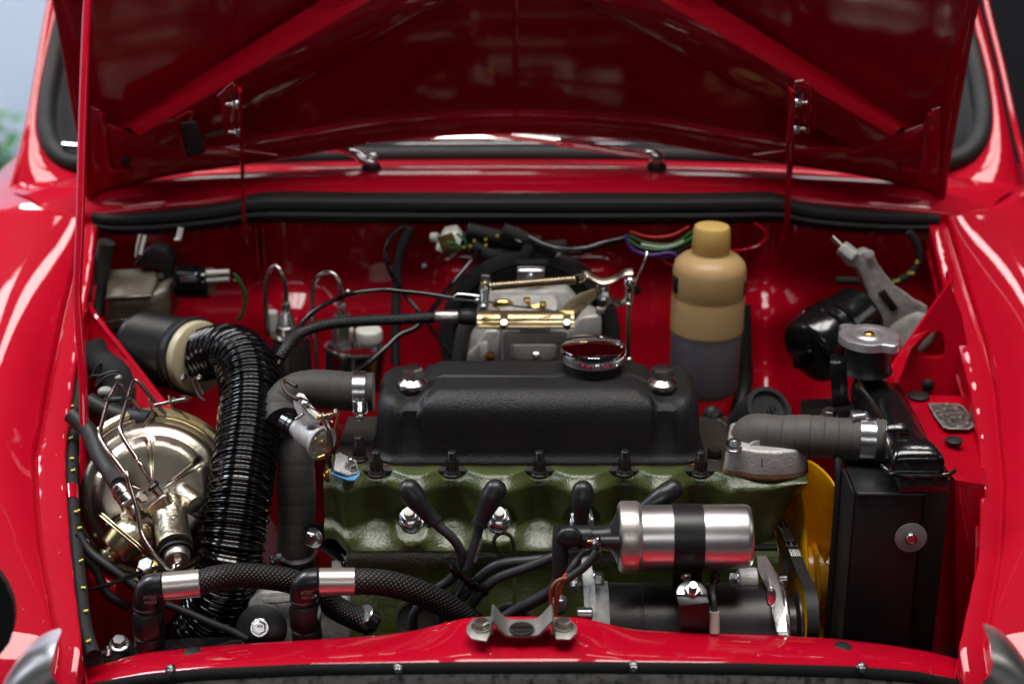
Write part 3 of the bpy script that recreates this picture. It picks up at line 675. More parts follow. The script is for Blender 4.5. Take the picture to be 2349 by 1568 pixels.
# ================================================================== engine
eng = thing('engine', 'olive green four cylinder engine block and head in the middle of the bay', 'engine', P(1300, 1300, -.02))
YD = -.078                                   # front edge of the deck
ZD = P(1300, 1092, YD).z
def X(px, Y=YD, z=None): return P(px, 1092, Y).x
PLUGX = [942, 1143, 1335, 1528]; STUDX = [864, 1037, 1237, 1432, 1606]
pxm = [X(p) for p in PLUGX]; stm = [X(p) for p in STUDX]
x0, x1 = X(744), X(1848)
def bump1(x, c, w): t = abs(x - c) / w; return 0 if t >= 1 else (1 - t * t) ** 2
def sm(a, b, t): t = min(1, max(0, (t - a) / (b - a))); return t * t * (3 - 2 * t)
rows = []
ZB = P(1300, 1268, -.105).z
NX = 220
for k in range(30):
    t = k / 29; row = []
    z = lerp(ZD, ZB, t)
    for i in range(NX + 1):
        x = lerp(x0, x1, i / NX)
        flute = sum(bump1(x, c, .036) for c in stm) * (1 - sm(.72, .98, t))
        lob = sum(bump1(x, c, .030) for c in pxm)
        topdip = sum(bump1(x, c, .0155) for c in stm) * (1 - sm(.02, .12, t))
        y = YD - .004 - .014 * sm(0, .16, t) + .023 * flute - .011 * sm(.68, .82, t) + .012 * topdip
        hole = sum(max(0, 1 - (math.hypot(x - c, (z - lerp(ZD, ZB, .60)) * 1.0) / .0185) ** 2) ** .5 for c in pxm)
        y += .008 * min(1, hole)
        # the right-hand water outlet end has its own flat boss, tapering underneath
        e = sm(X(1650), X(1700), x)
        y = lerp(y, YD - .002 - .012 * sm(0, .1, t) + .03 * sm(X(1700), X(1850), x) * t, e)
        l = sm(X(800), X(760), x); y += .012 * l
        zz = z
        if x > X(1700): zz = lerp(ZD, ZB + .0 , t) + t * .050 * sm(X(1730), X(1850), x) ** 1.5 - t * .012 * bump1(x, X(1740), .05)
        if x < X(800): zz = z + t * .010 * l
        zz += .0022 * (1 - min(1, sum(bump1(x, c, .028) for c in stm))) * (1 - t) * sm(X(790), X(840), x) * (1 - sm(X(1600), X(1640), x))
        row.append(V((x, y, zz)))
    rows.append(row)
back = [V((p.x, YD + .06, ZD - .004)) for p in rows[0]]
roll = [V((p.x, p.y + .006, p.z + .002)) for p in rows[0]]
under = [V((p.x, YD + .06, p.z)) for p in rows[-1]]
head = put('cylinder_head', grid([back, roll] + rows + [under]), GREEN, eng, subd=1, smooth=70)
for side_ in (0, NX):
    cap = [roll[side_]] + [r[side_] for r in rows]
    put('head_end', grid([cap, [V((p.x, YD + .15, p.z)) for p in cap]]), GREEN, head, solid=.001)
put('deck', prism([V((X(752), YD + .011, ZD - .004)), V((X(1660), YD + .011, ZD - .004)), V((X(1846), YD + .016, ZD - .004)), V((X(1840), YD + .15, ZD - .004)), V((X(770), YD + .15, ZD - .004))], (0, 0, .0055)), mat('brown stained deck', (.030, .024, .020), .5, .2, bump=[(150, .3)], wear=(500, .70, (.3, .16, .07), .05)), eng, bevel=.001)
# block below the joint
blk = []
for k in range(24):
    t = k / 23; z = lerp(ZB - .001, -.52, t); row = []
    for i in range(90):
        x = lerp(X(792), X(1790), i / 89)
        y = -.096 - .006 * sm(0, .05, t) - .030 * sm(.08, .34, t) + .010 * math.sin(i / 89 * math.pi * 5) ** 2 * sm(.1, .3, t)
        row.append(V((x, y, z - .0)))
    blk.append(row)
block = put('engine_block', grid([[p + V((0, .08, .004)) for p in blk[0]], [p + V((0, .004, .003)) for p in blk[0]]] + blk), GREEN, eng, subd=1, smooth=70)
put('head_gasket', prism([V((X(795), -.096, ZB + .001)), V((X(1788), -.096, ZB + .001)), V((X(1788), -.02, ZB + .001)), V((X(795), -.02, ZB + .001))], (0, 0, -.002)), DARK, eng)
for x, y, r in ((955, 1420, .0200), (1172, 1432, .0200)):
    c = P(x, y, -.130); put('core_plug', lathe(c, (0, -1, .25), [(-.006, r + .004), (.001, r + .003), (.001, r), (-.002, r * .94), (-.003, r * .5)], 30), mat('dull plug', (.10, .105, .085), .4, .6, bump=[(90, .3)]), block)
# spark plugs
PLUGY = [1196, 1196, 1196, 1190]
plug_src = None
for i, px in enumerate(PLUGX[:3]):
    c = P(px, PLUGY[i] - 6, -.128); d = (V((0, -.62, .78)) + V(((1 if i == 1 else -1 if i == 0 else 0) * .05, 0, 0))).normalized()
    s = put('spark_plug', join(lathe(c - d * .012, d, [(0, .0115), (.003, .0125), (.006, .0125), (.0065, .011), (.010, .011)], 24), hexnut(c - d * .002, d, .0128, .0095, .3), lathe(c + d * .0075, d, [(0, .0098), (.002, .0096), (.003, .0075), (.0055, .0072)], 24)), STEEL, eng)
    put('insulator', lathe(c + d * .012, d, [(0, .0062), (.003, .0058), (.0085, .0052)], 20), WHITEP, s)
    if i == 0: words('lettering', 'BP6', c + d * .0155 + V((.001, -.0058, .0)), (1, 0, 0), d, .0045, DARK, s)
# ------- 12-point head nuts on their studs
def head_nut(c):
    d = ZZ
    s = put('head_stud', threads(c + d * .018, d, .0046, .0105), DARKSTEEL, eng)
    pts = []
    for k in range(24): a = math.pi * k / 12; pts.append((math.cos(a), math.sin(a), .0070 if k % 2 else .0060))
    put('nut', join(lathe(c, d, [(0, .0092), (.0024, .0094), (.0032, .0090), (.0036, .0084), (.006, .0080), (.0072, .0070)], 24),
                    loft([[c + V((x * r * q, y * r * q, h)) for x, y, r in pts] for h, q in ((.007, 1), (.0165, 1), (.0185, .9))])), DARKSTEEL, s)
    return s
for px, py in ((864, 1090), (1037, 1090), (1237, 1090), (1432, 1088), (1606, 1090), (824, 1055)):
    q = PZ(px, py, ZD + .001); head_nut(q)
hb = PZ(1638, 1050, ZD + .001); put('rear_nut', head_bolt(hb, ZZ, .0078, .010, 1.1), DARKSTEEL, eng)
# dipstick handle: bent flat strip painted with the block
put('lifting_loop', hose([P(x, y, Y) for x, y, Y in ((1180, 1400, -.134), (1179, 1290, -.124), (1176, 1240, -.126), (1160, 1222, -.130), (1141, 1225, -.131), (1132, 1240, -.131), (1138, 1256, -.130), (1160, 1280, -.124))], .0022, 8, .004), GREEN, block)
for x, y, Y, d, r in ((1279, 1385, -.134, (0, -1, .3), .0085), (1318, 1330, -.13, (1, -.2, .1), .0075)):
    put('block_bolt', head_bolt(P(x, y, Y), d, r, .007, 1.35), STEEL, block)
put('brass_drain', join(hexnut(P(1412, 1372, -.134), (.2, -.3, 1), .0065, .004), threads(P(1412, 1366, -.135), (.2, -.3, 1), .0034, .008)), BRASS, block)
put('side_bracket', strip([P(722, 1200, -.06), P(730, 1225, -.075), P(760, 1250, -.085), P(790, 1275, -.09), P(796, 1330, -.09)], .03, .003, (0, 1, .2)), BLACKPAINT, eng, bevel=.001)
for x, y in ((719, 1232), (782, 1290)):
    put('bracket_bolt', head_bolt(P(x, y, -.095), (-.4, -1, .2), .0085, .007, 1.3), STEEL, eng)

# ================================================================== rocker cover
rc = thing('rocker_cover', 'black crinkle painted rocker cover with chrome filler cap on the green engine', 'rocker cover', P(1234, 1060, 0))
ZR0 = ZD + .003
Yf, Yk = -.052, .068                        # front and back of the cover at its foot
ZT = P(1234, 925, Yf + .012).z + .006
xa, xb = P(857, 1058, Yf).x, P(1611, 1058, Yf).x
bx_ = [P(946, 880, 0).x, P(1518, 880, 0).x]
pas = {}
def cover_ring(inset, z, r, n=18):
    """rounded rectangle ring with flutes under the bolts"""
    out = []; w, d = (xb - xa) / 2 - inset, (Yk - Yf) / 2 - inset
    cx, cy = (xa + xb) / 2, (Yf + Yk) / 2
    pts = []
    NXs = 120
    base = rrect(2 * w, 2 * d, r, 8)
    # densify the straight front and back so that flutes have vertices
    for i in range(len(base)):
        a, b = base[i], base[(i + 1) % len(base)]
        L = math.hypot(b[0] - a[0], b[1] - a[1]); k = NXs if i in (8, 26) else 16 if i in (17, 35) else 1
        for j in range(k): pts.append((lerp(a[0], b[0], j / k), lerp(a[1], b[1], j / k)))
    for x, y in pts: out.append(V((cx + x, cy + y, z)))
    return out
spec_ = [(-.004, 0, .026), (-.004, .0035, .026), (.0005, .0055, .026), (.0012, .012, .026), (.002, .028, .027), (.0026, .046, .027), (.0034, ZT - ZR0 - .014, .028), (.0058, ZT - ZR0 - .0065, .028), (.0105, ZT - ZR0 - .0020, .026), (.0175, ZT - ZR0 - .0003, .022), (.030, ZT - ZR0, .018), (.045, ZT - ZR0, .010), (.056, ZT - ZR0, .003)]
rings = [cover_ring(i, ZR0 + z, r) for i, z, r in spec_]
H_ = ZT - ZR0
for ri, ring in enumerate(rings):
    zrel = spec_[ri][1] / H_
    for p in ring:
        for c in bx_:
            f = max(0, 1 - (abs(p.x - c) / .0145) ** 4)
            if p.y < Yf + .03 and .1 < zrel: p.y += .0065 * f * sm(.12, .3, zrel)
            g = max(0, 1 - (math.hypot(p.x - c, (p.y - .006)) / .030) ** 2)
            if ri >= 7: p.z -= .008 * min(1, f * 1.2) * (1 if ri < 13 else 1)
        # the middle of the lid is raised a little, set back from the front
        m = sm(bx_[0] + .018, bx_[0] + .030, p.x) * (1 - sm(bx_[1] - .030, bx_[1] - .018, p.x))
        if ri >= 9: p.z += .0055 * m
        if ri >= 9:
            k = max(0, 1 - (math.hypot(p.x - P(1360, 850, .03).x, p.y - .03) / .05) ** 2); p.z += .004 * k
cov = put('cover', loft(rings), CRINKLE, rc, smooth=70)
put('cork_seal', prism([V((xa - .004 + .012, Yf - .0035, ZR0 - .003)), V((xb - .008, Yf - .0035, ZR0 - .003)), V((xb - .004, Yk, ZR0 - .003)), V((xa + .004, Yk, ZR0 - .003))], (0, 0, .0028)), CORK, rc)
for px in (946, 1518):
    q = P(px, 892, .004); q.z = ZT - .0055; q = PZ(px, 886, ZT - .004)
    cn = put('cover_bolt', join(lathe(q, ZZ, [(.001, .0158), (.004, .0168), (.006, .0166), (.0115, .0090)], 32), lathe(q + ZZ * .0115, ZZ, [(0, .0112), (.002, .0122), (.0095, .0122), (.0115, .0105), (.0112, .0075), (.009, .001)], 6, rot=.26)), mat('nickel bolt', (.60, .57, .54), .22, 1, bump=[(90, .04)]), rc, smooth=25)
    put('bolt_cup', lathe(q, ZZ, [(-.006, .014), (-.002, .0165), (.0012, .0172), (.0018, .0150)], 30), BLACKPAINT, cn)
oc = PZ(1360, 842, ZT + .009)
fc = put('filler_cap', lathe(oc + ZZ * .010, ZZ, [(0, .034), (.0004, .0354), (.001, .0356), (.0135, .0356), (.0152, .0348), (.0160, .0322), (.0172, .0250), (.0181, .0140), (.0185, .005), (.0186, .0006)], 56), CHROME, rc)
kn = []
for k in range(100):
    a = 2 * math.pi * k / 100; c = oc + V((math.cos(a) * .0357, math.sin(a) * .0357, .0165)); kn.append(box(c, (.0007, .0009, .0062), Matrix.Rotation(a + math.pi / 2, 3, 'Z')))
put('knurling', join(*kn), CHROME, fc, kind='stuff')
put('filler_neck', lathe(oc, ZZ, [(-.014, .034), (-.006, .0300), (.002, .0290), (.012, .0285)], 40), CRINKLE, rc)

# ================================================================== plug leads
def plead(label, boot, wire, rb=.0118, group='ignition leads'):
    t = thing('ignition_lead', label, 'lead', boot[0], group)
    bp = spline(boot, 8)
    put('boot', join(tube(bp, lambda u: lerp(rb, rb * .66, sm(.25, 1, u)), 20), ball(bp[0], rb * .99, 18), tube([bp[-1], bp[-1] + (bp[-1] - bp[-2]).normalized() * .0035], rb * .74, 18)), BOOT, t)
    put('cable', hose([bp[-1]] + wire, .0050, 14, .004), LEAD, t)
    return t
def Q(l): return [P(*a) for a in l]
l1 = plead('ignition lead curving down from the leftmost spark plug boot', Q([(939, 1124, -.158), (960, 1152, -.162), (992, 1192, -.166)]), Q([(1008, 1208, -.168), (1038, 1234, -.170), (1056, 1265, -.170), (1054, 1300, -.170), (1030, 1330, -.168), (1002, 1350, -.166), (960, 1390, -.162), (946, 1420, -.16), (952, 1460, -.16)]))
l2 = plead('ignition lead running straight down from the second spark plug boot', Q([(1136, 1124, -.158), (1122, 1152, -.162), (1102, 1196, -.166)]), Q([(1096, 1220, -.168), (1086, 1260, -.172), (1072, 1305, -.174), (1050, 1350, -.172), (1020, 1395, -.166), (1000, 1440, -.166)]))
l3 = plead('ignition lead from the spark plug boot behind the coil elbow', Q([(1336, 1126, -.158), (1334, 1155, -.163), (1332, 1200, -.166)]), Q([(1322, 1240, -.165), (1280, 1275, -.165), (1220, 1284, -.166), (1150, 1292, -.168), (1108, 1316, -.168), (1070, 1360, -.168), (1030, 1400, -.168)]), .0112)
l4 = plead('ignition lead whose boot slants out above the silver coil', Q([(1542, 1123, -.150), (1512, 1142, -.156), (1460, 1178, -.158)]), Q([(1420, 1210, -.150), (1350, 1250, -.165), (1280, 1272, -.172), (1210, 1300, -.176), (1140, 1326, -.176), (1102, 1360, -.176), (1074, 1400, -.174), (1060, 1440, -.172)]), .0112)
words('lettering', 'SILICONE ISO', P(1097, 1262, -.1795), P(1086, 1290, -.1795) * -1 + P(1104, 1228, -.1795), (-1, .2, .1), .0046, ETCH, l2)
words('lettering', 'TEMPERATURE', P(1056, 1347, -.1795), P(1072, 1318, -.18) - P(1040, 1376, -.18), (-1, .2, .1), .0052, ETCH, l2)
sep = thing('lead_separator', 'small black plastic comb clip holding the four leads apart', 'clip', P(1070, 1320, -.18))
for x, y in ((1040, 1304), (1056, 1313), (1068, 1326), (1076, 1334), (1092, 1340), (1110, 1349)):
    put('clip', box(P(x, y, -.183), (.0055, .012, .012), Matrix.Rotation(R(-28), 3, 'Y')), GLOSSBLACK, sep, bevel=.001)

# ================================================================== coil with its straps
ca, cb = CO(758, 582, -.215), CO(2002, 572, -.215); cdv = (cb - ca).normalized(); r1 = M(300 * .244, ca)
coil = thing('ignition_coil', 'polished silver ignition coil in a black strap above the dynamo', 'coil', (ca + cb) / 2)
Lc = (cb - ca).length
put('can', lathe(ca, cdv, [(.022, r1 * .985), (.024, r1), (Lc - .006, r1), (Lc - .002, r1 * .97), (Lc, r1 * .90), (Lc, r1 * .3)], 56), SPUN, coil)
put('crimped_rim', lathe(ca, cdv, [(0, r1 * 1.0), (.0015, r1 * 1.10), (.004, r1 * 1.135), (.018, r1 * 1.135), (.021, r1 * 1.09), (.0225, r1 * 1.0)], 56), SATINAL, coil)
put('tower', lathe(ca - cdv * .058, cdv, [(0, .0095), (.030, .0100), (.044, .0110), (.0500, .0128), (.0535, .0180), (.0565, .0250), (.0585, r1 * .98), (.060, r1 * 1.0)], 36), BOOT, coil)
b0, b1 = CO(1258, 580, -.215), CO(1548, 580, -.215)
st = put('strap', lathe(b0, b1 - b0, [(0, r1 * 1.0), (.0004, r1 * 1.045), ((b1 - b0).length - .0004, r1 * 1.045), ((b1 - b0).length, r1)], 56), SATIN, coil)
p0_ = CO(590, 624, -.246); tpost = put('terminal_post', lathe(p0_, XX, [(0, .0060), (.001, .0064), (.018, .0066), (.019, .005)], 20), BOOT, coil)
put('terminal_nut', join(hexnut(CO(512, 624, -.246), XX, .0042, .0045), lathe(CO(556, 624, -.246), XX, [(0, .0054), (.0012, .0054)], 16)), STEEL, tpost)
put('terminal_stud', threads(CO(470, 624, -.246), XX, .0022, .006, .001), BRASS, tpost)
put('spade', strip([CO(560, 600, -.250), CO(580, 660, -.251), CO(572, 712, -.251)], .006, .0008, (.6, -1, 0)), STEEL, tpost)
# bracket below the strap
fw = M(276 * .244, ca)
bc = CO(1410, 980, -.215)
br_ = put('bracket', strip([CO(1405, 840, -.235), CO(1405, 960, -.228), CO(1412, 1040, -.226), CO(1440, 1090, -.250), CO(1452, 1160, -.272), CO(1470, 1200, -.276), CO(1480, 1450, -.270), CO(1480, 1560, -.262)], fw, .004, XX), SATIN, coil, bevel=.001)
wq = CO(1450, 1118, -.262); wd = V((0, -.50, .87))
put('mounting_nut', join(lathe(wq, wd, [(0, .0148), (.0012, .0148), (.0016, .0142)], 36), hexnut(wq + wd * .0015, wd, .0082, .0085, .2), threads(wq + wd * .010, wd, .0045, .008)), STEEL, br_)
put('strap_screw', ball(CO(1396, 955, -.236), .0056, 18, (1, .7, 1)), STEEL, br_)
# the high-tension lead and elbow on the coil
ht = thing('coil_lead', 'thick high tension lead with black elbow boot pushed on the coil tower', 'lead', CO(240, 600, -.235))
put('boot', join(tube(spline([CO(232, 478, -.222), CO(222, 600, -.228), CO(214, 760, -.233), CO(212, 915, -.236)], 6), lambda u: lerp(.0088, .0078, u), 24), lathe(CO(492, 585, -.220), CO(232, 590, -.226) - CO(492, 585, -.220), [(0, .0112), (.0008, .0122), (.024, .0120), (.0265, .0105), (.0278, .006), (.028, .001)], 28), ball(CO(300, 590, -.2335), .0118, 20, (1.1, .6, 1))), BOOT, ht, smooth=50)
put('cable', hose([CO(212, 905, -.236), CO(190, 1000, -.234), CO(140, 1080, -.230), CO(50, 1140, -.224), CO(-60, 1200, -.216), CO(-180, 1260, -.205), CO(-300, 1330, -.20)], .0062, 16, .004), LEAD, ht)
lw_ = thing('low_tension_wires', 'brown and red wires with black sleeves hanging from the coil terminal', 'wires', CO(300, 900, -.25))
put('sleeve', hose([CO(560, 715, -.252), CO(500, 800, -.255), CO(420, 880, -.257), CO(300, 965, -.258)], lambda u: .0042, 12, .003), RUBBER, lw_)
put('sleeve', hose([CO(430, 712, -.236), CO(380, 780, -.24), CO(330, 860, -.246), CO(290, 920, -.248)], .0036, 12, .003), RUBBER, lw_)
put('brown_wire', hose([CO(300, 965, -.258), CO(200, 985, -.260), CO(135, 1060, -.262), CO(125, 1180, -.262), CO(150, 1330, -.265)], .0020, 8, .003), WIREB, lw_)
put('brown_wire', hose([CO(296, 968, -.258), CO(220, 1010, -.258), CO(180, 1100, -.26), CO(172, 1220, -.26), CO(176, 1340, -.262)], .0020, 8, .003), WIREB, lw_)
put('red_wire', hose([CO(288, 925, -.249), CO(246, 960, -.25), CO(215, 1060, -.252), CO(190, 1160, -.254), CO(150, 1290, -.258)], .0020, 8, .003), WIRER, lw_)

# ================================================================== dynamo below
dy = thing('dynamo', 'black cylindrical dynamo with alloy end brackets under the coil', 'dynamo', P(1550, 1470, -.2))
Yd = -.215; rd = .050
ztop = CO(1300, 1140, Yd - .012).z; da = V((CO(545, 1300, Yd).x, Yd, ztop - rd + .001)); db = V((CO(2215, 1300, Yd).x, Yd, da.z))
put('casing', lathe(da, XX, [(0, rd * .97), (.001, rd), (.043, rd), (.0435, rd * .985), (.0455, rd * .985), (.046, rd), ((db - da).length, rd)], 64), SATIN, dy)
a0 = CO(470, 890, -.185)
put('end_bracket', join(prism([CO(416, 890, -.19), CO(506, 890, -.19), CO(548, 1170, -.24), CO(562, 1480, -.262), CO(462, 1480, -.262), CO(440, 1190, -.24)], (0, .022, .004)), lathe(V((CO(455, 1300, Yd).x, Yd, da.z)), XX, [(0, rd * .9), (.002, rd * 1.03), (.022, rd * 1.03)], 48)), GREYCAST, dy, bevel=.0012)
pl_ = CO(2040, 880, -.20)
dend = put('end_bracket', join(prism([CO(2062, 880, -.19), CO(2160, 880, -.19), CO(2270, 1070, -.225), CO(2330, 1250, -.252), CO(2352, 1480, -.268), CO(2240, 1480, -.268), CO(2206, 1280, -.250), CO(2168, 1110, -.225)], (.002, .022, .004)), lathe(V((CO(2190, 1300, Yd).x, Yd, da.z)), XX, [(0, rd * 1.02), (.012, rd * 1.05), (.014, rd)], 48)), MACHINED, dy, bevel=.0016)
put('bracket_boss', ball(CO(2194, 1140, -.256), .005, 14, (1, .8, 2.2)), MACHINED, dend)
pv = put('pivot_boss', lathe(CO(1885, 985, -.19), XX, [(0, .0112), (.001, .0128), (.018, .0128), (.019, .0115)], 30), ALLOY, dy)
put('pivot_bolt', head_bolt(CO(1880, 985, -.19), (-1, 0, 0), .0075, .007, 1.25), STEEL, pv)
put('pivot_nut', join(hexnut(CO(2170, 975, -.185), XX, .0085, .010), threads(CO(2250, 975, -.185), XX, .0045, .010)), STEEL, pv)
put('through_bolt', threads(CO(372, 1305, -.262), XX, .0075, .015, .002), STEEL, dy)
put('bracket_bolt', head_bolt(CO(524, 985, -.20), XX, .0085, .009, 1.2), STEEL, dy)
put('bracket_nut', join(hexnut(CO(300, 1000, -.175), XX, .0085, .012), lathe(CO(350, 1000, -.175), XX, [(0, .0105), (.002, .0105)], 20)), STEEL, dy)
put('pulley', lathe(V((CO(2300, 1300, Yd).x, Yd + .01, da.z + .002)), XX, [(0, .030), (.002, .036), (.004, .036), (.007, .028), (.013, .028), (.016, .036), (.018, .036), (.022, .02)], 40), DARKSTEEL, dy)
put('fan_plate', lathe(V((CO(2275, 1300, Yd).x, Yd + .006, da.z)), XX, [(0, .02), (.001, .046), (.003, .047), (.004, .045)], 14), SATIN, dy)
wr = thing('dynamo_wire', 'black wire with rubber boot and clear sleeve beside the coil bracket', 'wire', CO(1650, 1000, -.23))
put('rubber_boot', ball(CO(1672, 960, -.225), .0060, 14, (1, 1, 1.2)), RUBBER, wr)
put('wire', hose([CO(1660, 970, -.228), CO(1640, 1060, -.245), CO(1655, 1160, -.262), CO(1665, 1290, -.268)], .0030, 10, .003), RUBBER, wr)
put('clear_sleeve', tube([CO(1664, 1280, -.269), CO(1664, 1480, -.276)], .0050, 12), CLEARP, wr)

# ================================================================== thermostat housing and top hose
th = thing('thermostat_housing', 'grey cast alloy thermostat housing on cork at the engine right end', 'housing', PZ(1755, 1080, ZD))
zt0 = ZD + .003
outl = [(1660, 1080), (1664, 1074), (1740, 1086), (1790, 1094), (1838, 1086), (1852, 1078)]
fr = [PZ(x, y, zt0) for x, y in [(1659, 1078), (1664, 1082), (1700, 1088), (1735, 1093), (1775, 1095), (1820, 1091), (1846, 1084), (1852, 1076)]]
bk = [PZ(x, y, zt0) for x, y in [(1846, 1030), (1800, 1015), (1720, 1010), (1668, 1022)]]
ring0 = fr + bk
def up_(ring, h, s, dx=0):
    c = sum(ring, V()) / len(ring); return [c + (p - c) * s + V((dx, 0, h)) for p in ring]
put('flange', loft([ring0, up_(ring0, .004, 1.0), up_(ring0, .007, .985), up_(ring0, .026, .965), up_(ring0, .029, .93), up_(ring0, .0295, .7)]), ALLOY, th, bevel=.0025, seg=3)
put('cork_gasket', prism(up_(ring0, -.0028, 1.025), (0, 0, .0030)), CORK, th)
put('parting_line', strip([P(1747, 1050, YD - .020), P(1747, 1072, YD - .022)], .0008, .0006, XX), DARKSTEEL, th)
tb = PZ(1682, 1030, zt0 + .0295)
put('housing_nut', join(lathe(tb, ZZ, [(0, .0092), (.002, .0092), (.0024, .0086)], 28), hexnut(tb + ZZ * .0024, ZZ, .0079, .0078, .3), lathe(tb + ZZ * .0102, ZZ, [(0, .0044), (.0016, .0044), (.0022, .0034)], 16)), STEEL, th)
put('outlet_neck', hose([PZ(1745, 1040, zt0 + .02), P(1735, 1015, -.045), P(1755, 997, -.045)], .016, 20, .004), ALLOY, th)
rh = M(47, P(1800, 1000, -.05))
hp = [RA(560, 420, -.030), RA(540, 360, -.036), RA(560, 300, -.044), RA(640, 288, -.050), RA(800, 300, -.055), RA(1000, 305, -.060), RA(1200, 318, -.064), RA(1400, 328, -.067), RA(1600, 338, -.070), RA(1688, 345, -.071)]
path, LL = resample(spline(hp, 12), .0011)
def ridged(path, r, LL, bands, depth=.0012, w=.0018, fine=0):
    rr = []
    for i, p in enumerate(path):
        s = LL * i / (len(path) - 1); d = 0
        for b in bands: d = max(d, depth * max(0, 1 - abs(s - b) / w))
        rr.append(r - d + .0006 * math.sin(s * 90) + (fine if i % 2 else 0))
    return rr
bands = [LL * (.20 + .085 * i) for i in range(10)]
hs = thing('top_hose', 'ridged grey silicone top hose bending from thermostat housing to radiator', 'hose', hp[5])
put('hose', tube(path, ridged(path, rh, LL, bands, .0009, .0013, .00012), 40), GREYHOSE, hs, smooth=60)
def clamp(parent, A, D, r, w, screw=None, nm='hose_clamp', sdir=(0, -1, 0)):
    A, D = V(A), V(D).normalized()
    c = put(nm, lathe(A - D * w / 2, D, [(0, r), (.0002, r + .0012), (w * .5, r + .0015), (w - .0002, r + .0012), (w, r)], 48), STEEL, parent)
    if screw is not None:
        q = V(screw); s = V(sdir).normalized()
        put('clamp_screw', join(threads(q - s * .014, s, .0042, .014, .0018), hexnut(q, s, .0058, .004), box(q - s * .009 - V((0, -.004, 0)), (.012, .005, .012))), STEEL, c)
    return c
ci = int(len(path) * .885); clamp(hs, path[ci], path[ci + 3] - path[ci - 3], rh, M(36, path[ci]), path[ci] + V((-.004, .004, rh + .003)), 'hose_clamp', (1, .3, 0))
# ================================================================== left side: brake servo
sv = thing('brake_servo', 'yellow passivated brake servo drum with master cylinder at the left wing', 'brake servo', SV(1100, 500, -.06))
sc = P(355, 1138, -.035); sd = V((.16, -.80, .46)).normalized(); RS_ = .088
prof_s = [(-.060, .070), (-.058, .088), (-.030, RS_), (-.004, RS_), (-.001, RS_ * 1.06), (.006, RS_ * 1.06), (.0075, RS_ * 1.03), (.0080, RS_ * .985), (.0135, RS_ * .975), (.0150, RS_ * .96), (.0135, RS_ * .935), (.0150, RS_ * .915), (.024, RS_ * .90), (.033, RS_ * .86), (.0365, RS_ * .80), (.0375, RS_ * .745), (.0385, RS_ * .72), (.048, RS_ * .66), (.0505, RS_ * .58), (.0515, RS_ * .46), (.0525, RS_ * .34), (.0545, RS_ * .2), (.055, .001)]
nn = 144; a_, u_, w_ = frame(sd); rings = []
for s, r in prof_s:
    ring = []
    for k in range(nn):
        t = 2 * math.pi * k / nn; d = 0
        if RS_ * .30 < r < RS_ * .70 and s > .03:
            for c in range(6):
                q = abs((t - (c + .5) * math.pi / 3 + math.pi) % (2 * math.pi) - math.pi); d = max(d, .0065 * max(0, 1 - (q / .085) ** 4))
        ring.append(sc + sd * (s - d) + (u_ * math.cos(t) + w_ * math.sin(t)) * r)
    rings.append(ring)
drum = put('drum', loft(rings), GOLD, sv, smooth=60)
put('clamp_band', lathe(sc, sd, [(-.006, RS_ * 1.03), (-.005, RS_ * 1.085), (-.001, RS_ * 1.10), (.006, RS_ * 1.10), (.010, RS_ * 1.05), (.010, RS_ * 1.0)], 72, caps=False), GOLDPLATE, drum, solid=.0012)
ts = [S1(800, 900, -.045), S1(860, 820, -.045), S1(915, 740, -.05), S1(885, 660, -.05), S1(875, 570, -.05)]
put('clamp_lug', strip(spline(ts, 4), .0075, .0025, (.3, -1, .3)), GOLDPLATE, drum, bevel=.0006)
put('clamp_lug', strip(spline([S1(1330, 810, -.045), S1(1240, 730, -.045), S1(1145, 680, -.05), S1(1125, 610, -.05), S1(1105, 540, -.05)], 4), .0075, .0025, (.3, -1, .3)), GOLDPLATE, drum, bevel=.0006)
put('clamp_screw', threads(S1(930, 650, -.05), S1(1335, 570, -.05) - S1(930, 650, -.05), .0026, .0352, .0011), STEEL, drum)
# hydraulic slave cylinder casting on the nose of the drum
n0 = SV(1180, 620, -.125); n1 = SV(1258, 1060, -.170); nd = (n1 - n0); nl = nd.length; nd.normalize()
cast = put('cylinder_casting', lathe(n0 - nd * .012, nd, [(0, .014), (.004, .0195), (.012, .0192), (.016, .0178), (nl + .004, .0176), (nl + .005, .0181), (nl + .0105, .0181), (nl + .011, .0158)], 40), GOLDCAST, sv, smooth=50)
cq_ = n1 + nd * .006
put('seal_ring', lathe(cq_, nd, [(0, .0158), (.001, .0172), (.0035, .0172), (.0045, .0148)], 36), DARK, cast)
put('cylinder_cap', lathe(cq_, nd, [(0, .0140), (.004, .0139), (.0052, .0133), (.0056, .0128), (.0110, .0127), (.0122, .0118), (.0124, .0080), (.0124, .0001)], 40), mat('turned nickel', (.58, .56, .52), .36, 1, bump=[(500, .05)]), cast)
put('pipe_union', join(hexnut(cq_ + nd * .0122, nd, .0066, .0050), lathe(cq_ + nd * .0170, nd, [(0, .0046), (.002, .0046), (.0022, .0026), (.005, .0026)], 20)), mat('tarnished union', (.55, .50, .46), .3, 1), cast)
put('banjo_body', loft([[SV(x, y, Y) for x, y, Y in r] for r in (
    [(800, 600, -.10), (960, 450, -.105), (1160, 300, -.100), (1290, 480, -.09), (1280, 640, -.08), (1060, 800, -.08)],
    [(820, 600, -.128), (980, 470, -.134), (1150, 330, -.130), (1270, 480, -.126), (1240, 640, -.126), (1050, 790, -.126)],
    [(870, 620, -.137), (990, 520, -.142), (1130, 400, -.140), (1210, 500, -.138), (1180, 620, -.138), (1050, 750, -.138)])]), GOLDCAST, cast, bevel=.004, seg=3, subd=1)
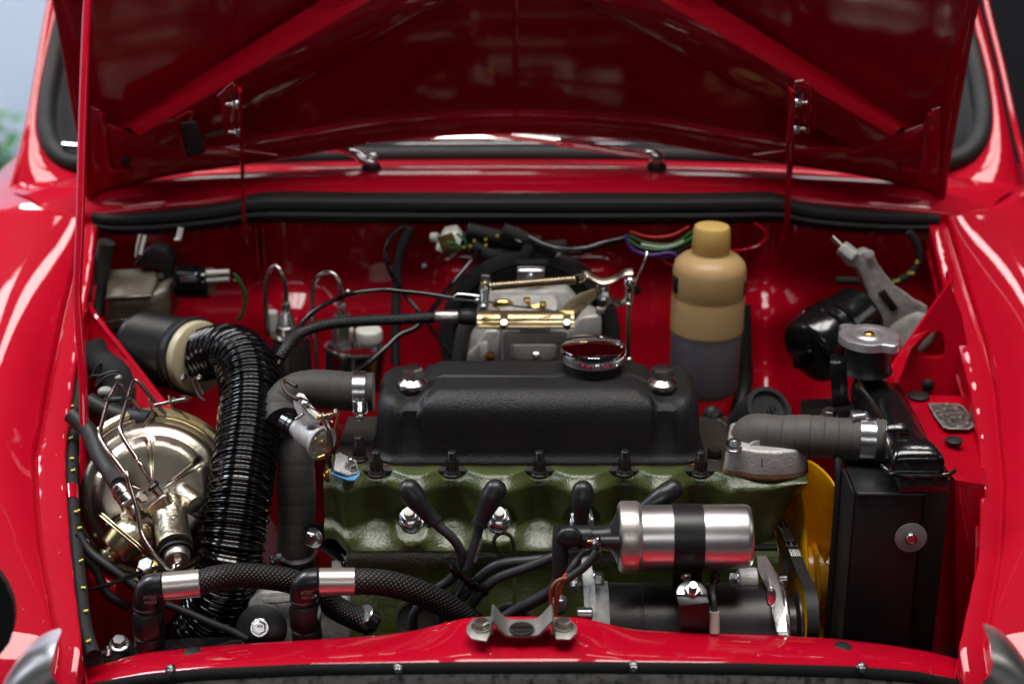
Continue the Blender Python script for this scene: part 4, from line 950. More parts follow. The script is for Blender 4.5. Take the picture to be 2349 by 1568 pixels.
put('side_boss', lathe(SV(1330, 340, -.095), SV(1540, 560, -.118) - SV(1330, 340, -.095), [(-.004, .006), (0, .0095), (.003, .0108), (.022, .0112), (.028, .0105), (.029, .007)], 24), GOLDCAST, cast)
put('inlet_boss', lathe(SV(660, 700, -.125), SV(860, 560, -.128) - SV(660, 700, -.125), [(-.002, .008), (0, .0098), (.018, .0100)], 24), GOLDCAST, cast)
put('knuckle', loft([[SV(x, y, Y) for x, y, Y in r] for r in (
    [(720, 840, -.12), (870, 720, -.12), (980, 780, -.115), (1040, 980, -.115), (930, 980, -.115), (800, 940, -.115)],
    [(750, 850, -.145), (870, 740, -.148), (960, 800, -.146), (1010, 960, -.146), (930, 970, -.146), (820, 930, -.146)])]), GOLDCAST, cast, bevel=.004, seg=3, subd=1)
# air valve can, lower left
vn = (SV(940, 1160, -.165) - SV(420, 720, -.118)).normalized()
cc2 = SV(652, 948, -.142); ax2 = V((-.50, -.62, -.60)); ax2 = (ax2 - vn * ax2.dot(vn)).normalized()
sidev = vn.cross(ax2).normalized()
def plate_(off, th, hl, hw2):
    return prism([cc2 + ax2 * off + vn * x + sidev * y for x, y in rrect(hl * 2, hw2 * 2, .009, 4)], ax2 * th)
hl_ = (SV(940, 1160, -.165) - SV(400, 716, -.115)).length / 2
valve = put('air_valve', join(plate_(0, .0016, hl_, .020), plate_(-.0030, .0016, hl_, .020)), GOLDPLATE, sv, bevel=.0004)
put('valve_can', lathe(cc2 + ax2 * .0016, ax2, [(0, .0205), (.002, .0196), (.014, .0185), (.0165, .0170), (.017, .0100), (.021, .009), (.0225, .0112), (.026, .0112), (.028, .0095), (.029, .003)], 40), GOLDPLATE, valve, smooth=50)
put('valve_body', lathe(cc2 - ax2 * .003, -ax2, [(0, .0190), (.006, .0180), (.012, .0145), (.015, .012)], 36), GOLDCAST, valve)
for s in (-1, 1): put('flange_screw', ball(cc2 + vn * s * hl_ * .84 + ax2 * .002, .0026, 12), GOLDPLATE, valve)
# banjo hose and hard pipes
vh = thing('vacuum_hose', 'black rubber vacuum hose with crimped nickel end running to the servo', 'hose', SV(420, 150, -.1))
put('hose', hose([S1(-40, 760, -.02), S1(150, 950, -.035), S1(290, 1240, -.06), S1(430, 1450, -.085), SV(560, 290, -.12)], .0098, 20, .006), RUBBER, vh)
e_ = SV(545, 300, -.119); ed = (SV(720, 560, -.135) - e_).normalized()
put('ferrule', lathe(e_, ed, [(0, .0086), (.001, .0090), (.006, .0090), (.007, .0102), (.012, .0104), (.013, .0096), (.015, .0100), (.021, .0098)], 30), PIPE, vh)
put('hose_nut', hexnut(e_ + ed * .021, ed, .0108, .0075, .4), PIPE, vh); put('hose_tail', lathe(e_ + ed * .028, ed, [(0, .0075), (.010, .0075)], 20), GOLDCAST, vh)
put('banjo_bolt', hexnut(SV(820, 440, -.142), (.5, -.5, .45), .0066, .007, .2), PIPE, vh)
def hardpipe(label, pts, r=.0024):
    return tag(put('brake_pipe', hose(pts, r, 12, .003, 6), PIPE), label, 'pipe', 'hard brake pipes')
b1_ = hardpipe('nickel brake pipe nearest the left wing, ending at the servo cylinder nose', [S1(500, 390, -.0), S1(440, 500, -.02), S1(375, 640, -.05), S1(320, 860, -.09), S1(288, 990, -.11), S1(350, 1120, -.125), S1(450, 1260, -.14), S1(600, 1460, -.155), SV(650, 130, -.163), SV(680, 260, -.170), SV(770, 560, -.186), SV(820, 820, -.198), SV(870, 960, -.206), SV(980, 1130, -.214), SV(1090, 1260, -.218), SV(1170, 1345, -.219), SV(1235, 1340, -.216), SV(1245, 1290, -.212)])
b2_ = hardpipe('nickel brake pipe bending over to the hexagon union on the servo', [S1(700, 360, -.0), S1(660, 440, -.02), S1(620, 580, -.05), S1(545, 830, -.085), S1(535, 960, -.1), S1(620, 1120, -.11), S1(740, 1290, -.12), SV(810, 0, -.130), SV(900, 150, -.136), SV(965, 270, -.141)])
u0 = SV(950, 260, -.140); ud = (SV(1040, 370, -.142) - u0).normalized()
put('union_nut', join(hexnut(u0, ud, .0064, .0065, .2), lathe(u0 + ud * .0062, ud, [(0, .0045), (.010, .0045)], 18)), PIPE, b2_)
for lab, pts in (('nickel brake pipe falling behind the servo from the left brace', ((500, 385, .0), (520, 400, .0), (560, 440, .0), (640, 560, .0), (780, 720, -.0))), ('nickel brake pipe crossing the red brace towards the servo top', ((700, 355, 0), (740, 370, 0), (800, 440, 0), (920, 590, 0), (1060, 760, 0)))):
    hardpipe(lab, [S1(x, y, Y + .0) for x, y, Y in pts])
put('pipe_spacer', lathe(S1(398, 590, -.045), S1(596, 575, -.052) - S1(398, 590, -.045), [(0, .0028), (.001, .0033), (.0155, .0034), (.0168, .0028)], 16), RUBBER, b2_)
for x, y in ((380, 590), (632, 580)): put('cable_tie', lathe(S1(x, y, -.052), (.25, -.2, 1), [(0, .0024), (.0002, .0033), (.0022, .0033), (.0024, .0024)], 14), SATIN, b2_)
# switch wires and bulb in the gap by the left brace
sw = thing('switch_wires', 'tangle of thin black wires by the left red brace', 'wires', S1(380, 260, .04))
for k, pts in enumerate((((180, 330), (260, 200), (310, 140), (300, 220), (240, 330)), ((250, 380), (330, 290), (430, 250), (510, 260), (500, 330)), ((240, 430), (330, 340), (430, 290), (520, 290)), ((200, 300), (300, 300), (420, 260), (500, 250)))):
    put('wire', hose([S1(x, y, .045 - .004 * k) for x, y in pts], .0014, 8, .004), RUBBER, sw)
put('plug', lathe(S1(500, 300, .03), (.4, -.3, -.9), [(0, .003), (.002, .004), (.004, .0035)], 12), GREYCAST, sw)
dome = tag(put('chrome_dome', ball(S1(360, 490, .05), .0075, 20, (1.2, 1, .8)), GREYCAST), 'small grey domed switch body under the left brace', 'switch')
# black tube behind, and big hose under the brace
tag(put('large_hose', hose([S1(150, 600, .02), S1(330, 700, .015), S1(560, 780, .01), S1(760, 800, .0), S1(900, 830, -.01)], .0105, 20, .008), RUBBER), 'fat black hose passing behind the brake servo', 'hose')
tag(put('loom_sleeve', hose([P(205, 790, .12), P(225, 830, .11), P(265, 860, .10), P(275, 900, .09), P(268, 950, .08)], .018, 20, .008), FABRIC), 'dark taped sleeve below the left brace corner', 'sleeve')
# taped loom running down the inside of the left wing
loom = thing('wiring_loom', 'black cloth taped loom with yellow tracer down the inside of the left wing', 'loom', P(170, 1150, -.1))
lp = [PL(x, y, -.012) for x, y in ((190, 860), (176, 930), (168, 1010), (164, 1090), (168, 1180), (176, 1270), (186, 1360), (196, 1440), (214, 1500))]
put('tape', hose(lp, lambda t: .0068, 16, .006), FABRIC, loom)
tr = []
for i, (x, y) in enumerate(((160, 930), (158, 975), (158, 1005), (160, 1050), (163, 1078), (174, 1172), (170, 1172), (178, 1210), (181, 1286), (186, 1346), (192, 1400), (198, 1470))):
    c = PL(x, y, -.003); tr.append(strip([c, c + V((.0045, .0, .001 * (i % 3)))], .0022, .0008, (0, 1, .4)))
put('tracer', join(*tr), YFLECK, loom, kind='stuff')
put('red_tape', hose([PL(163, 1118, -.012), PL(165, 1150, -.012)], .0078, 16, .004), REDIN, loom)
# heater hoses ----------------------------------------------------------
vhh = thing('heater_hose', 'wide charcoal heater hose standing upright beside the corrugated duct', 'hose', P(682, 1150, -.03))
rr_ = M(43, P(682, 1150, -.035))
hp2 = [P(690, 950, .02), P(682, 1000, .0), P(679, 1060, -.02), P(680, 1150, -.035), P(680, 1250, -.05), P(682, 1330, -.055)]
pth, LL2 = resample(spline(hp2, 10), .002)
put('hose', tube(pth, ridged(pth, rr_, LL2, [LL2 * (.1 + .11 * i) for i in range(8)], .0007, .002), 32), DARKHOSE, vhh, smooth=60)
k2 = int(len(pth) * .80); clamp(vhh, P(684, 1279, -.056), (0, -.16, 1), rr_ * 1.0, .017, P(628, 1284, -.07), sdir=(-1, -.3, 0))
lh = thing('elbow_hose', 'grey silicone elbow hose clamped to the left of the rocker cover', 'hose', VA(700, 300, .0))
re_ = M(45, VA(900, 350, .0))
he = [VA(180, 760, -.025), VA(150, 640, -.01), VA(200, 480, .0), VA(330, 370, .004), VA(520, 330, .006), VA(800, 350, .006), VA(1050, 365, .006), VA(1300, 365, .006)]
pth, LL3 = resample(spline(he, 12), .002)
put('hose', tube(pth, ridged(pth, re_, LL3, [LL3 * (.15 + .1 * i) for i in range(7)], .0006, .002), 36), mat('brown grey silicone hose', (.040, .035, .031), .62, bump=[(900, .1)], sheen=.12), lh, smooth=60)
c1_ = VA(1130, 366, .006); clamp(lh, c1_, (1, 0, 0), re_, M(160 * .1828, c1_), None)
cs = VA(1130, 680, -.0192)
put('clamp_housing', join(threads(VA(1135, 490, -.022), VA(1135, 610, -.024) - VA(1135, 490, -.022), .0036, .0105, .0012), lathe(VA(1130, 680, -.022), (0, -1, .25), [(-.003, .0036), (0, .0048), (.003, .0052), (.0042, .0050), (.0046, .0042)], 6)), STEEL, lh)
put('clamp_slot', box(cs + V((0, -.008, .001)), (.0085, .001, .0011), Matrix.Rotation(R(15), 3, 'Y')), DARKSTEEL, lh)
put('clamp_wire', hose([VA(1048, 500, -.018), VA(1045, 580, -.022), VA(1050, 630, -.024), VA(1080, 645, -.025)], .0011, 6, .002), STEEL, lh)
put('clamp_wire', hose([VA(1208, 500, -.018), VA(1218, 580, -.022), VA(1215, 630, -.024), VA(1190, 645, -.025)], .0011, 6, .002), STEEL, lh)
for i, w in enumerate(('32 - 50', )): words('lettering', w, VA(1128, 390, -.0145 - .004), (0, -.2, -1), (1, 0, 0), .006, DARKSTEEL, lh)
# heater valve -----------------------------------------------------------
hv = thing('heater_valve', 'cast alloy heater valve with brass lever between corrugated duct and rocker cover', 'valve', VA(650, 1000, -.08))
h0, h1 = VA(330, 820, -.060), VA(655, 1010, -.090); hd = (h1 - h0); hlh = hd.length; hd.normalize()
put('spout', lathe(h0 - hd * .018, hd, [(0, .0105), (.007, .0105), (.0074, .0116), (.0105, .0116), (.011, .0105), (.014, .0105), (.0144, .0116), (.0168, .0116), (.0175, .0102)], 36), BLACKPAINT, hv)
vb = put('body', lathe(h0, hd, [(-.001, .0098), (.006, .0100), (.009, .0115), (.011, .0128), (hlh - .006, .0150), (hlh - .004, .0180), (hlh + .0005, .0184), (hlh + .001, .0176), (hlh + .0002, .0160)], 48), ALLOY, hv, smooth=45)
dish = put('diaphragm', lathe(h0 + hd * (hlh - .0006), hd, [(0, .0164), (.0008, .0160), (.0005, .0140), (.0016, .0128), (.0006, .0092), (-.0008, .0056), (.0004, .0040), (.0012, .0035), (-.001, .0028), (-.001, .0005)], 48), mat('yellow zinc dish', (.60, .52, .36), .26, 1, bump=[(80, .1)]), vb)
put('plunger', cyl(h1 - hd * .001, VA(715, 1055, -.104), .0026, 14), BRASS, vb)
put('arm', prism([VA(285, 490, -.062), VA(330, 450, -.066), VA(395, 470, -.070), VA(500, 620, -.085), VA(610, 720, -.092), VA(620, 790, -.092), VA(420, 800, -.086), VA(390, 760, -.082), VA(310, 560, -.070)], V((.002, .008, .004))), ALLOY, hv, bevel=.0012)
put('cable_clamp', join(lathe(VA(420, 490, -.074), V((.5, -.6, -.3)), [(0, .0036), (.002, .0048), (.0065, .0048), (.0075, .0034)], 18), strip([VA(360, 440, -.07), VA(410, 460, -.072), VA(470, 490, -.076)], .0055, .002, (.3, -1, 0))), STEEL, hv, bevel=.0003)
put('cable_sheath', hose([VA(330, 300, -.04), VA(220, 240, -.03), VA(160, 220, -.03), VA(165, 290, -.04), VA(220, 380, -.05), VA(290, 430, -.06), VA(350, 460, -.068)], .0024, 10, .003), mat('brown cable sheath', (.045, .028, .02), .5), hv)
put('arm_screw', threads(VA(330, 710, -.092), VA(425, 640, -.094) - VA(330, 710, -.092), .0020, .0105, .0010), STEEL, hv)
lev = put('lever', strip(spline([VA(640, 640, -.100), VA(680, 720, -.104), VA(725, 840, -.108), VA(742, 960, -.110), VA(735, 1080, -.112), VA(720, 1160, -.112), VA(735, 1240, -.110), VA(750, 1320, -.108)], 5), .0056, .0010, (1, .3, .1)), mat('dull zinc lever', (.52, .48, .42), .28, 1), hv)
put('trunnion', lathe(VA(620, 690, -.100), V((1, -.5, .4)), [(0, .0042), (.0015, .0048), (.003, .0040), (.004, .0032)], 18), BRASS, lev)
put('adjuster', join(lathe(VA(680, 690, -.100), VA(840, 625, -.104) - VA(680, 690, -.100), [(0, .0034), (.0080, .0036), (.0082, .0020), (.013, .0020)], 16), hexnut(VA(822, 632, -.104), VA(850, 620, -.104) - VA(822, 632, -.104), .0046, .0034, .4)), mat('pale brass', (.62, .54, .36), .22, 1), lev)
put('wire_end', cyl(VA(700, 690, -.100), VA(785, 750, -.106), .0011, 8), PIPE, lev)
put('inner_wire', hose([VA(460, 545, -.078), VA(560, 590, -.09), VA(640, 650, -.101), VA(690, 760, -.108), VA(760, 900, -.114), VA(785, 1050, -.116), VA(760, 1180, -.114), VA(755, 1320, -.110)], .0009, 8, .003), DARKSTEEL, lev)
put('pivot_pin', cyl(VA(615, 1200, -.110), VA(790, 1130, -.110), .0022, 14), BRASS, lev)
tab = put('end_tab', lathe(VA(725, 1400, -.108), V((-.80, -.50, .1)), [(0, .0086), (.0012, .0086), (.0014, .0083)], 24), GOLDPLATE, lev)
put('tab_boss', lathe(VA(708, 1395, -.109), V((-.80, -.50, .1)), [(0, .0044), (.0022, .0042), (.0026, .002), (.0016, .0014)], 18), BRASS, tab)
put('foot', prism([VA(800, 1310, -.092), VA(820, 1150, -.085), VA(880, 1110, -.08), VA(960, 1190, -.07), VA(1075, 1210, -.06), VA(1105, 1330, -.082), VA(1100, 1380, -.090), VA(980, 1420, -.096), VA(800, 1345, -.096)], (0, .006, -.006)), ALLOY, hv, bevel=.002)
put('blue_gasket', prism([VA(770, 1395, -.098), VA(970, 1468, -.100), VA(1060, 1470, -.095), VA(1122, 1410, -.091), VA(1118, 1350, -.080), VA(1000, 1300, -.07), VA(800, 1330, -.08)], (0, .0, -.0016)), BLUE, hv)
fq = VA(1010, 1340, -.084)
put('foot_nut', join(lathe(fq, ZZ, [(0, .0072), (.001, .0072)], 24), hexnut(fq + ZZ * .001, ZZ, .0066, .0062, .3), threads(fq + ZZ * .007, ZZ, .0034, .0068, .0011)), STEEL, hv)

# ================================================================== corrugated duct and blower
dk = thing('corrugated_duct', 'fat gloss black corrugated heater duct curving down past the brake servo', 'duct', P(565, 1000, -.06))
cp = [P(452, 818, .150), P(470, 812, .142), P(500, 806, .122), P(534, 810, .10), P(562, 838, .07), P(574, 890, .035), P(572, 960, -.005), P(563, 1040, -.045), P(552, 1120, -.08), P(541, 1200, -.105), P(530, 1270, -.122), P(514, 1345, -.125), P(480, 1420, -.12), P(430, 1490, -.11)]
path, Lr = resample(spline(cp, 14), .0009)
pitch = .0100; rr = []
for i, p in enumerate(path):
    s = Lr * i / (len(path) - 1); f = s / pitch % 1; rb = M(72, P(560, 1000, -.02)) * lerp(.88, 1.0, sm(.02, .12, s)) 
    f2 = abs(f - .5) * 2; q_ = (f2 - .30) / .70
    rr.append(rb - .0012 + .0026 * math.sqrt(max(0, 1 - (f2 / .30) ** 2)) - .0004 if f2 < .30 else rb - .0036 + .0022 * (1 - abs(2 * q_ - .9) ** 2.2) + .0003 * math.sin(s * 37))
put('duct', tube(path, rr, 48), GLOSSBLACK, dk, smooth=60)
bl = thing('heater_blower', 'black ribbed blower housing with cream collar and wire clips behind the duct', 'blower', P(400, 820, .17))
b1_2 = P(448, 818, .148); bd = V((.74, -.62, .12)).normalized(); bl_ = .050; b0_ = b1_2 - bd * bl_
rB_ = M(87, P(448, 818, .148))
hb2 = put('housing', lathe(b0_, bd, [(-.06, rB_ * .5), (-.05, rB_ * .92)] + sum([[(-.045 + .008 * i, rB_ * .86), (-.041 + .008 * i, rB_ * .97)] for i in range(int((bl_ + .03) / .008))], []) + [(bl_ - .010, rB_ * 1.04), (bl_ - .002, rB_ * 1.05), (bl_, rB_)], 56), SATIN, bl, smooth=50)
put('cream_collar', lathe(b1_2, bd, [(-.004, rB_ * .96), (.004, rB_ * .97), (.010, rB_ * .94), (.012, rB_ * .86), (.013, rB_ * .55), (.006, rB_ * .5)], 56), CREAM, bl)
for (pts, Y) in ((((880, 1290), (895, 1420), (905, 1520), (880, 1560)), .125), (((935, 1290), (930, 1400), (925, 1500), (890, 1550)), .123), (((1110, 1260), (1125, 1330), (1110, 1420), (1080, 1460), (1060, 1420)), .115)):
    put('wire_clip', hose([LF(x, y, Y) for x, y in pts], .0015, 8, .003), STEEL, bl)
for x, y, Y in ((420, 862, .118), (398, 918, .11), (459, 862, .112)):
    put('clip_screw', join(lathe(P(x, y, Y), (.3, -.9, .2), [(0, .0042), (.004, .0042), (.005, .0025)], 14), lathe(P(x - 7, y + 4, Y), (1, -.3, .6), [(-.004, .002), (.006, .002)], 10)), STEEL, bl)
put('wire_clip', hose([P(440, 868, .112), P(448, 890, .106), P(458, 910, .10), P(470, 918, .098)], .0017, 8, .003), STEEL, bl)
put('wire_clip', hose([P(448, 862, .112), P(457, 884, .106), P(466, 905, .10)], .0015, 8, .003), STEEL, bl)
# heater motor tin at the back left
tin = thing('regulator_box', 'brown tin regulator cover with bright wire clip in the rear left corner', 'box', LF(520, 780, .25))
tr_ = [[LF(x, y, Y) for x, y, Y in r] for r in (
    [(235, 520, .275), (730, 500, .275), (800, 520, .285), (850, 660, .285), (860, 1160, .26), (700, 1210, .235), (200, 1210, .235), (190, 800, .24)],
    [(240, 525, .270), (725, 505, .270), (750, 640, .262), (690, 790, .238), (700, 1180, .215), (640, 1200, .212), (205, 1205, .212), (215, 810, .232)])]
put('cover', prism([LF(x, y, .235) for x, y in ((216, 815), (690, 790), (860, 700), (868, 1150), (720, 1205), (205, 1210))], (0, .09, .0)), TIN, tin, bevel=.010, seg=3)
put('sloping_top', prism([LF(216, 815, .233), LF(690, 786, .233), LF(752, 640, .262), LF(730, 502, .285), LF(240, 520, .285)], (0, .012, -.008)), TIN, tin, bevel=.002)
put('bright_fold', hose([LF(214, 815, .231), LF(440, 800, .230), LF(690, 786, .231)], .0022, 8, .006), PIPE, tin)
put('wire_bail', hose([LF(190, 1072, .226), LF(450, 1045, .224), LF(760, 1020, .226), LF(850, 970, .25), LF(885, 900, .27)], .0012, 8, .005), STEEL, tin)
put('terminal_block', prism([LF(x, y, .275) for x, y in ((500, 480), (620, 330), (720, 280), (860, 300), (930, 420), (900, 700), (770, 520))], (0, .02, 0)), SATIN, tin, bevel=.003)
for x, y, w in ((545, 270, 22), (975, 200, 60)):
    put('spade_connector', strip([LF(x + 30, y - 120, .28), LF(x, y + 10, .275), LF(x - 15, y + 120 * (w < 40), .272)], M(w * .22, LF(x, y, .27)), .004, (1, 0, 0)), CLEARP, tin, bevel=.001)
put('spade_connector', strip([LF(630, 160, .28), LF(580, 360, .272)], .004, .004, (1, 0, 0)), CLEARP, tin)
tag(put('corner_hose', hose([LF(225, 230, .27), LF(190, 400, .27), LF(160, 600, .265), LF(130, 800, .26), LF(120, 1000, .25)], .0105, 16, .01), RUBBER), 'dark rubber trunk in the rear left corner of the bay', 'hose')
fs_ = thing('flasher_can', 'round black relay can with white connectors and green wire on the bulkhead', 'relay', LF(1150, 640, .27))
put('can', lathe(LF(970, 640, .27), (1, -.12, .0), [(0, .018), (.003, .0205), (.024, .0205), (.026, .0185), (.034, .0205), (.039, .0195), (.041, .014)], 30), GLOSSBLACK, fs_)
put('clip_plate', box(LF(1080, 620, .247), (.020, .002, .009)), STEEL, fs_, bevel=.0008)
put('bracket', strip([LF(1300, 500, .26), LF(1320, 640, .255), LF(1330, 780, .255)], .010, .002, (1, 0, 0)), mat('rusty tab', (.20, .09, .06), .5, .4), fs_)
for y in (560, 630): put('connector', lathe(LF(1270, y, .255), (1, 0, .06), [(0, .0040), (.014, .0042), (.0145, .0036), (.028, .0038)], 14), CLEARP, fs_)
for d in (0, 1): put('green_wire', hose([LF(1550, 560 + 70 * d, .255), LF(1620 - 15 * d, 640, .255), LF(1680 - 12 * d, 800, .258), LF(1660, 940, .26), LF(1590 + 20 * d, 1050, .262)], .0021, 8, .006), WIREG if not d else mat('olive wire', (.10, .13, .02), .4), fs_)

# ================================================================== two hydraulic master cylinders
def master(label, x, ytop, px0, bore, Y):
    t = thing('master_cylinder', label, 'cylinder', MS(x, 1100, Y), 'hydraulic master cylinders'); return t
mz = M(.2193, MS(600, 1000, .24))          # metres per unit of that view
mA = master('clutch cylinder with tapered steel top half hidden by the corrugated duct', 380, 700, 0, 0, .24)
def px_lathe(x, y, Y, D, prof, n=32): return lathe(MS(x, y, Y), D, [(a * mz, r * mz) for a, r in prof], n)
put('tapered_top', px_lathe(385, 1020, .240, ZZ, [(0, 125), (30, 118), (110, 112), (112, 100), (245, 62), (268, 50), (270, 10)]), MACHINED, mA)
put('outlet', join(px_lathe(385, 775, .24, ZZ, [(0, 38), (60, 36)]), hexnut(MS(378, 735, .24), ZZ, 52 * mz, 62 * mz, .3)), STEEL, mA)
put('reservoir', lathe(MS(470, 1560, .235), MS(420, 1020, .240) - MS(470, 1560, .235), [(0, 200 * mz), (.056, 205 * mz), (.060, 190 * mz)], 40), DARKSTEEL, mA)
put('rim_ring', px_lathe(420, 1020, .238, ZZ, [(-8, 205), (8, 208), (12, 195)]), PIPE, mA)
put('white_filler', px_lathe(240, 990, .26, ZZ, [(0, 66), (225, 62), (238, 50)]), WHITEP, mA)
put('fluid_pipe', hose([MS(375, 720, .24), MS(378, 560, .24), MS(345, 400, .24), MS(275, 300, .245), MS(205, 350, .25), MS(165, 500, .25), MS(165, 700, .25), MS(178, 900, .25), MS(190, 1020, .25)], .0030, 14, .006), PIPE, mA)
mB = master('brake cylinder with wide chromed canister and white cap behind the cables', 980, 700, 0, 0, .24)
put('canister', lathe(MS(1080, 1560, .235), MS(1105, 1110, .24) - MS(1080, 1560, .235), [(0, 300 * mz), (.030, 315 * mz), (.0475, 322 * mz), (.049, 335 * mz), (.0515, 332 * mz), (.052, 300 * mz), (.046, 290 * mz)], 48), mat('dull chromed can', (.50, .50, .52), .2, 1, bump=[(60, .2)]), mB)
put('barrel', px_lathe(975, 1140, .235, ZZ, [(0, 118), (270, 115), (272, 108), (285, 105), (370, 80), (375, 60), (376, 5)]), MACHINED, mB)
put('outlet', join(px_lathe(962, 775, .232, ZZ, [(0, 38), (50, 38)]), hexnut(MS(955, 735, .232), ZZ, 48 * mz, 52 * mz, .3)), STEEL, mB)
put('bleed_ball', ball(MS(1025, 570, .24), 30 * mz, 14), STEEL, mB)
put('white_cap', px_lathe(1245, 1130, .24, ZZ, [(0, 80), (30, 110), (60, 145), (170, 145), (190, 130)], 12), WHITEP, mB, bevel=.001)
put('fluid_pipe', hose([MS(958, 700, .232), MS(955, 600, .232), MS(930, 450, .235), MS(840, 365, .24), MS(740, 390, .245), MS(670, 480, .25), MS(655, 620, .25), MS(660, 820, .25), MS(680, 1050, .245), MS(705, 1400, .24), MS(705, 1480, .24)], .0030, 14, .006), PIPE, mB)

# ================================================================== oil cooler hoses across the front
def fitting(label, elbow, nutc, sleeve0, sleeve1):
    t = thing('hose_fitting', label, 'fitting', elbow, 'black anodised hose fittings'); return t
r_ft = M(32, B1(1000, 900, -.24))
ah = thing('braided_hose', 'black braided oil hose running from left elbow to behind the second elbow', 'hose', B1(1600, 850, -.2), 'braided oil hoses')
braided('sheath', [B1(1300, 900, -.236), B1(1450, 858, -.225), B1(1600, 840, -.212), B1(1780, 850, -.200), B1(1960, 880, -.190), B1(2150, 960, -.185), B1(2260, 1060, -.178), B1(2450, 1150, -.165)], M(29, B1(1600, 850, -.21)), ah)
put('end_sleeve', lathe(B2(170, 1100, -.172), B2(90, 1050, -.178) * -1 + B2(190, 1130, -.172), [(0, .0118), (.001, .0126), (.012, .0126), (.013, .0118)], 30), MACHINED, ah)
put('end_nut', lathe(B2(195, 1140, -.170), B2(190, 1130, -.172) - B2(90, 1050, -.178), [(0, .0120), (.001, .0140), (.008, .0140), (.009, .012)], 6), SATIN, ah, bevel=.0006)
bh = thing('braided_hose', 'black braided oil hose arching right over the gearbox to behind the latch', 'hose', B2(400, 880, -.2), 'braided oil hoses')
braided('sheath', [B2(60, 885, -.232), B2(180, 880, -.228), B2(320, 890, -.222), B2(480, 930, -.215), B2(640, 995, -.205), B2(780, 1075, -.195), B2(900, 1150, -.185), B2(1000, 1240, -.175)], M(30, B2(400, 900, -.22)), bh)
def an(label, body, s0, s1, Y, writing):
    t = thing('hose_fitting', label, 'fitting', body[1], 'black anodised hose fittings')
    r = M(31, body[1])
    el = put('elbow', hose(body, r, 28, .0025), mat('black anodised', (.008, .008, .009), .34, coat=.3, coat_rough=.2, bump=[(300, .03)]), t, smooth=50)
    d = (body[-1] - body[-2]).normalized()
    c = body[-1]
    put('union_nut', join(lathe(c - d * .004, d, [(0, r * 1.0), (.001, r * 1.06), (.003, r * 1.06)], 32), lathe(c + d * .001, d, [(0, r * 1.02), (.005, r * 1.22), (.024, r * 1.22), (.030, r * 1.08)], 6, rot=.35), lathe(c + d * .030, d, [(0, r * 1.12), (.012, r * 1.14), (.014, r * 1.0)], 32)), SATIN, t, bevel=.0012)
    put('base_ring', lathe(c + d * .044, d, [(0, r * 1.1), (.003, r * 1.14), (.006, r * 1.1)], 32), STEEL, t)
    put('sleeve', lathe(s0, s1 - s0, [(0, r * .98), (.0008, r * 1.03), ((s1 - s0).length - .0008, r * 1.03), ((s1 - s0).length, r * .98)], 40), SATINAL, t)
    words('lettering', writing, body[1] + V((.0015, -r * 1.005, -.006)), (1, .0, .05), (0, 0, 1), .0052, ETCH, t)
    return t
f1 = an('black elbow fitting with silver sleeve at the far left of the front hose', [B1(1100, 905, -.240), B1(1010, 922, -.240), B1(985, 990, -.240), B1(990, 1060, -.240)], B1(1095, 912, -.240), B1(1345, 890, -.236), -.24, 'ATEC\nAN10')
f2 = an('black elbow fitting with silver sleeve between the two braided hoses', [B1(2145, 875, -.235), B1(2060, 890, -.235), B1(2035, 950, -.235), B1(2040, 1010, -.235)], B1(2140, 882, -.235), B2(118, 880, -.232), -.235, 'ATEC\nAN10')
put('black_bracket', prism([B1(540, 940, -.21), B1(720, 890, -.215), B1(890, 820, -.22), B1(1060, 770, -.215), B1(1100, 800, -.21), B1(900, 850, -.222), B1(720, 915, -.216)], (0, .004, -.003)), RUBBER, f1, bevel=.0006)
cb2 = thing('clip_bolt', 'zinc hexagon bolt with brass washer holding a black strap by the servo nose', 'bolt', B1(980, 790, -.21))
put('hexagon', hexnut(B1(985, 785, -.212), (-.15, -.45, .9), .0088, .0065, .35), STEEL, cb2)
put('brass_washer', lathe(B1(988, 795, -.212), (-.15, -.45, .9), [(-.001, .0105), (.0006, .0108)], 24), BRASS, cb2)
put('strap', lathe(B1(990, 806, -.212), (-.15, -.45, .9), [(-.002, .0122), (.0, .0124)], 24), BLACKPAINT, cb2)
# things low on the left
gb = thing('gearbox_casing', 'dull grey alloy casing behind the front panel with black cover disc', 'casing', B1(1950, 1150, -.15))
put('casing', prism([B1(1660, 1020, -.150), B1(1740, 960, -.150), B1(2020, 940, -.145), B1(2330, 1000, -.14), B1(2345, 1300, -.15), B1(1640, 1330, -.165)], (0, .06, -.01)), GREYCAST, gb, bevel=.004)
put('rim', prism([B1(1755, 990, -.152), B1(2030, 965, -.148), B1(2300, 1030, -.143), B1(2335, 1060, -.143), B1(2030, 1010, -.15), B1(1780, 1035, -.154)], (0, -.004, .002)), GREYCAST, gb, bevel=.0015)
dq = B1(1755, 1200, -.185)
put('cover_disc', lathe(dq, (0, -.86, .5), [(-.004, .022), (-.002, .0262), (.0006, .0262), (.0012, .0254), (.0012, .001)], 56), SATIN, gb)
bb2 = put('disc_bolt', head_bolt(B1(1742, 1190, -.190), (0, -.86, .5), .0074, .005, 1.3), STEEL, gb)
words('lettering', '8.8', B1(1741, 1182, -.1975), (1, 0, 0), (0, .5, .86), .004, DARKSTEEL, gb)
tb2 = thing('tower_bolt', 'zinc bolts on the black tower bracket in the lower left corner', 'bolt', B1(800, 1300, -.22))
put('bolt_head', head_bolt(B1(800, 1300, -.225), (.1, -.3, 1), .0074, .0065, 1.4), STEEL, tb2)
put('side_nut', join(hexnut(B1(745, 1355, -.23), (-1, -.2, .2), .006, .006), threads(B1(720, 1360, -.23), (-1, -.2, .1), .0034, .006)), STEEL, tb2)
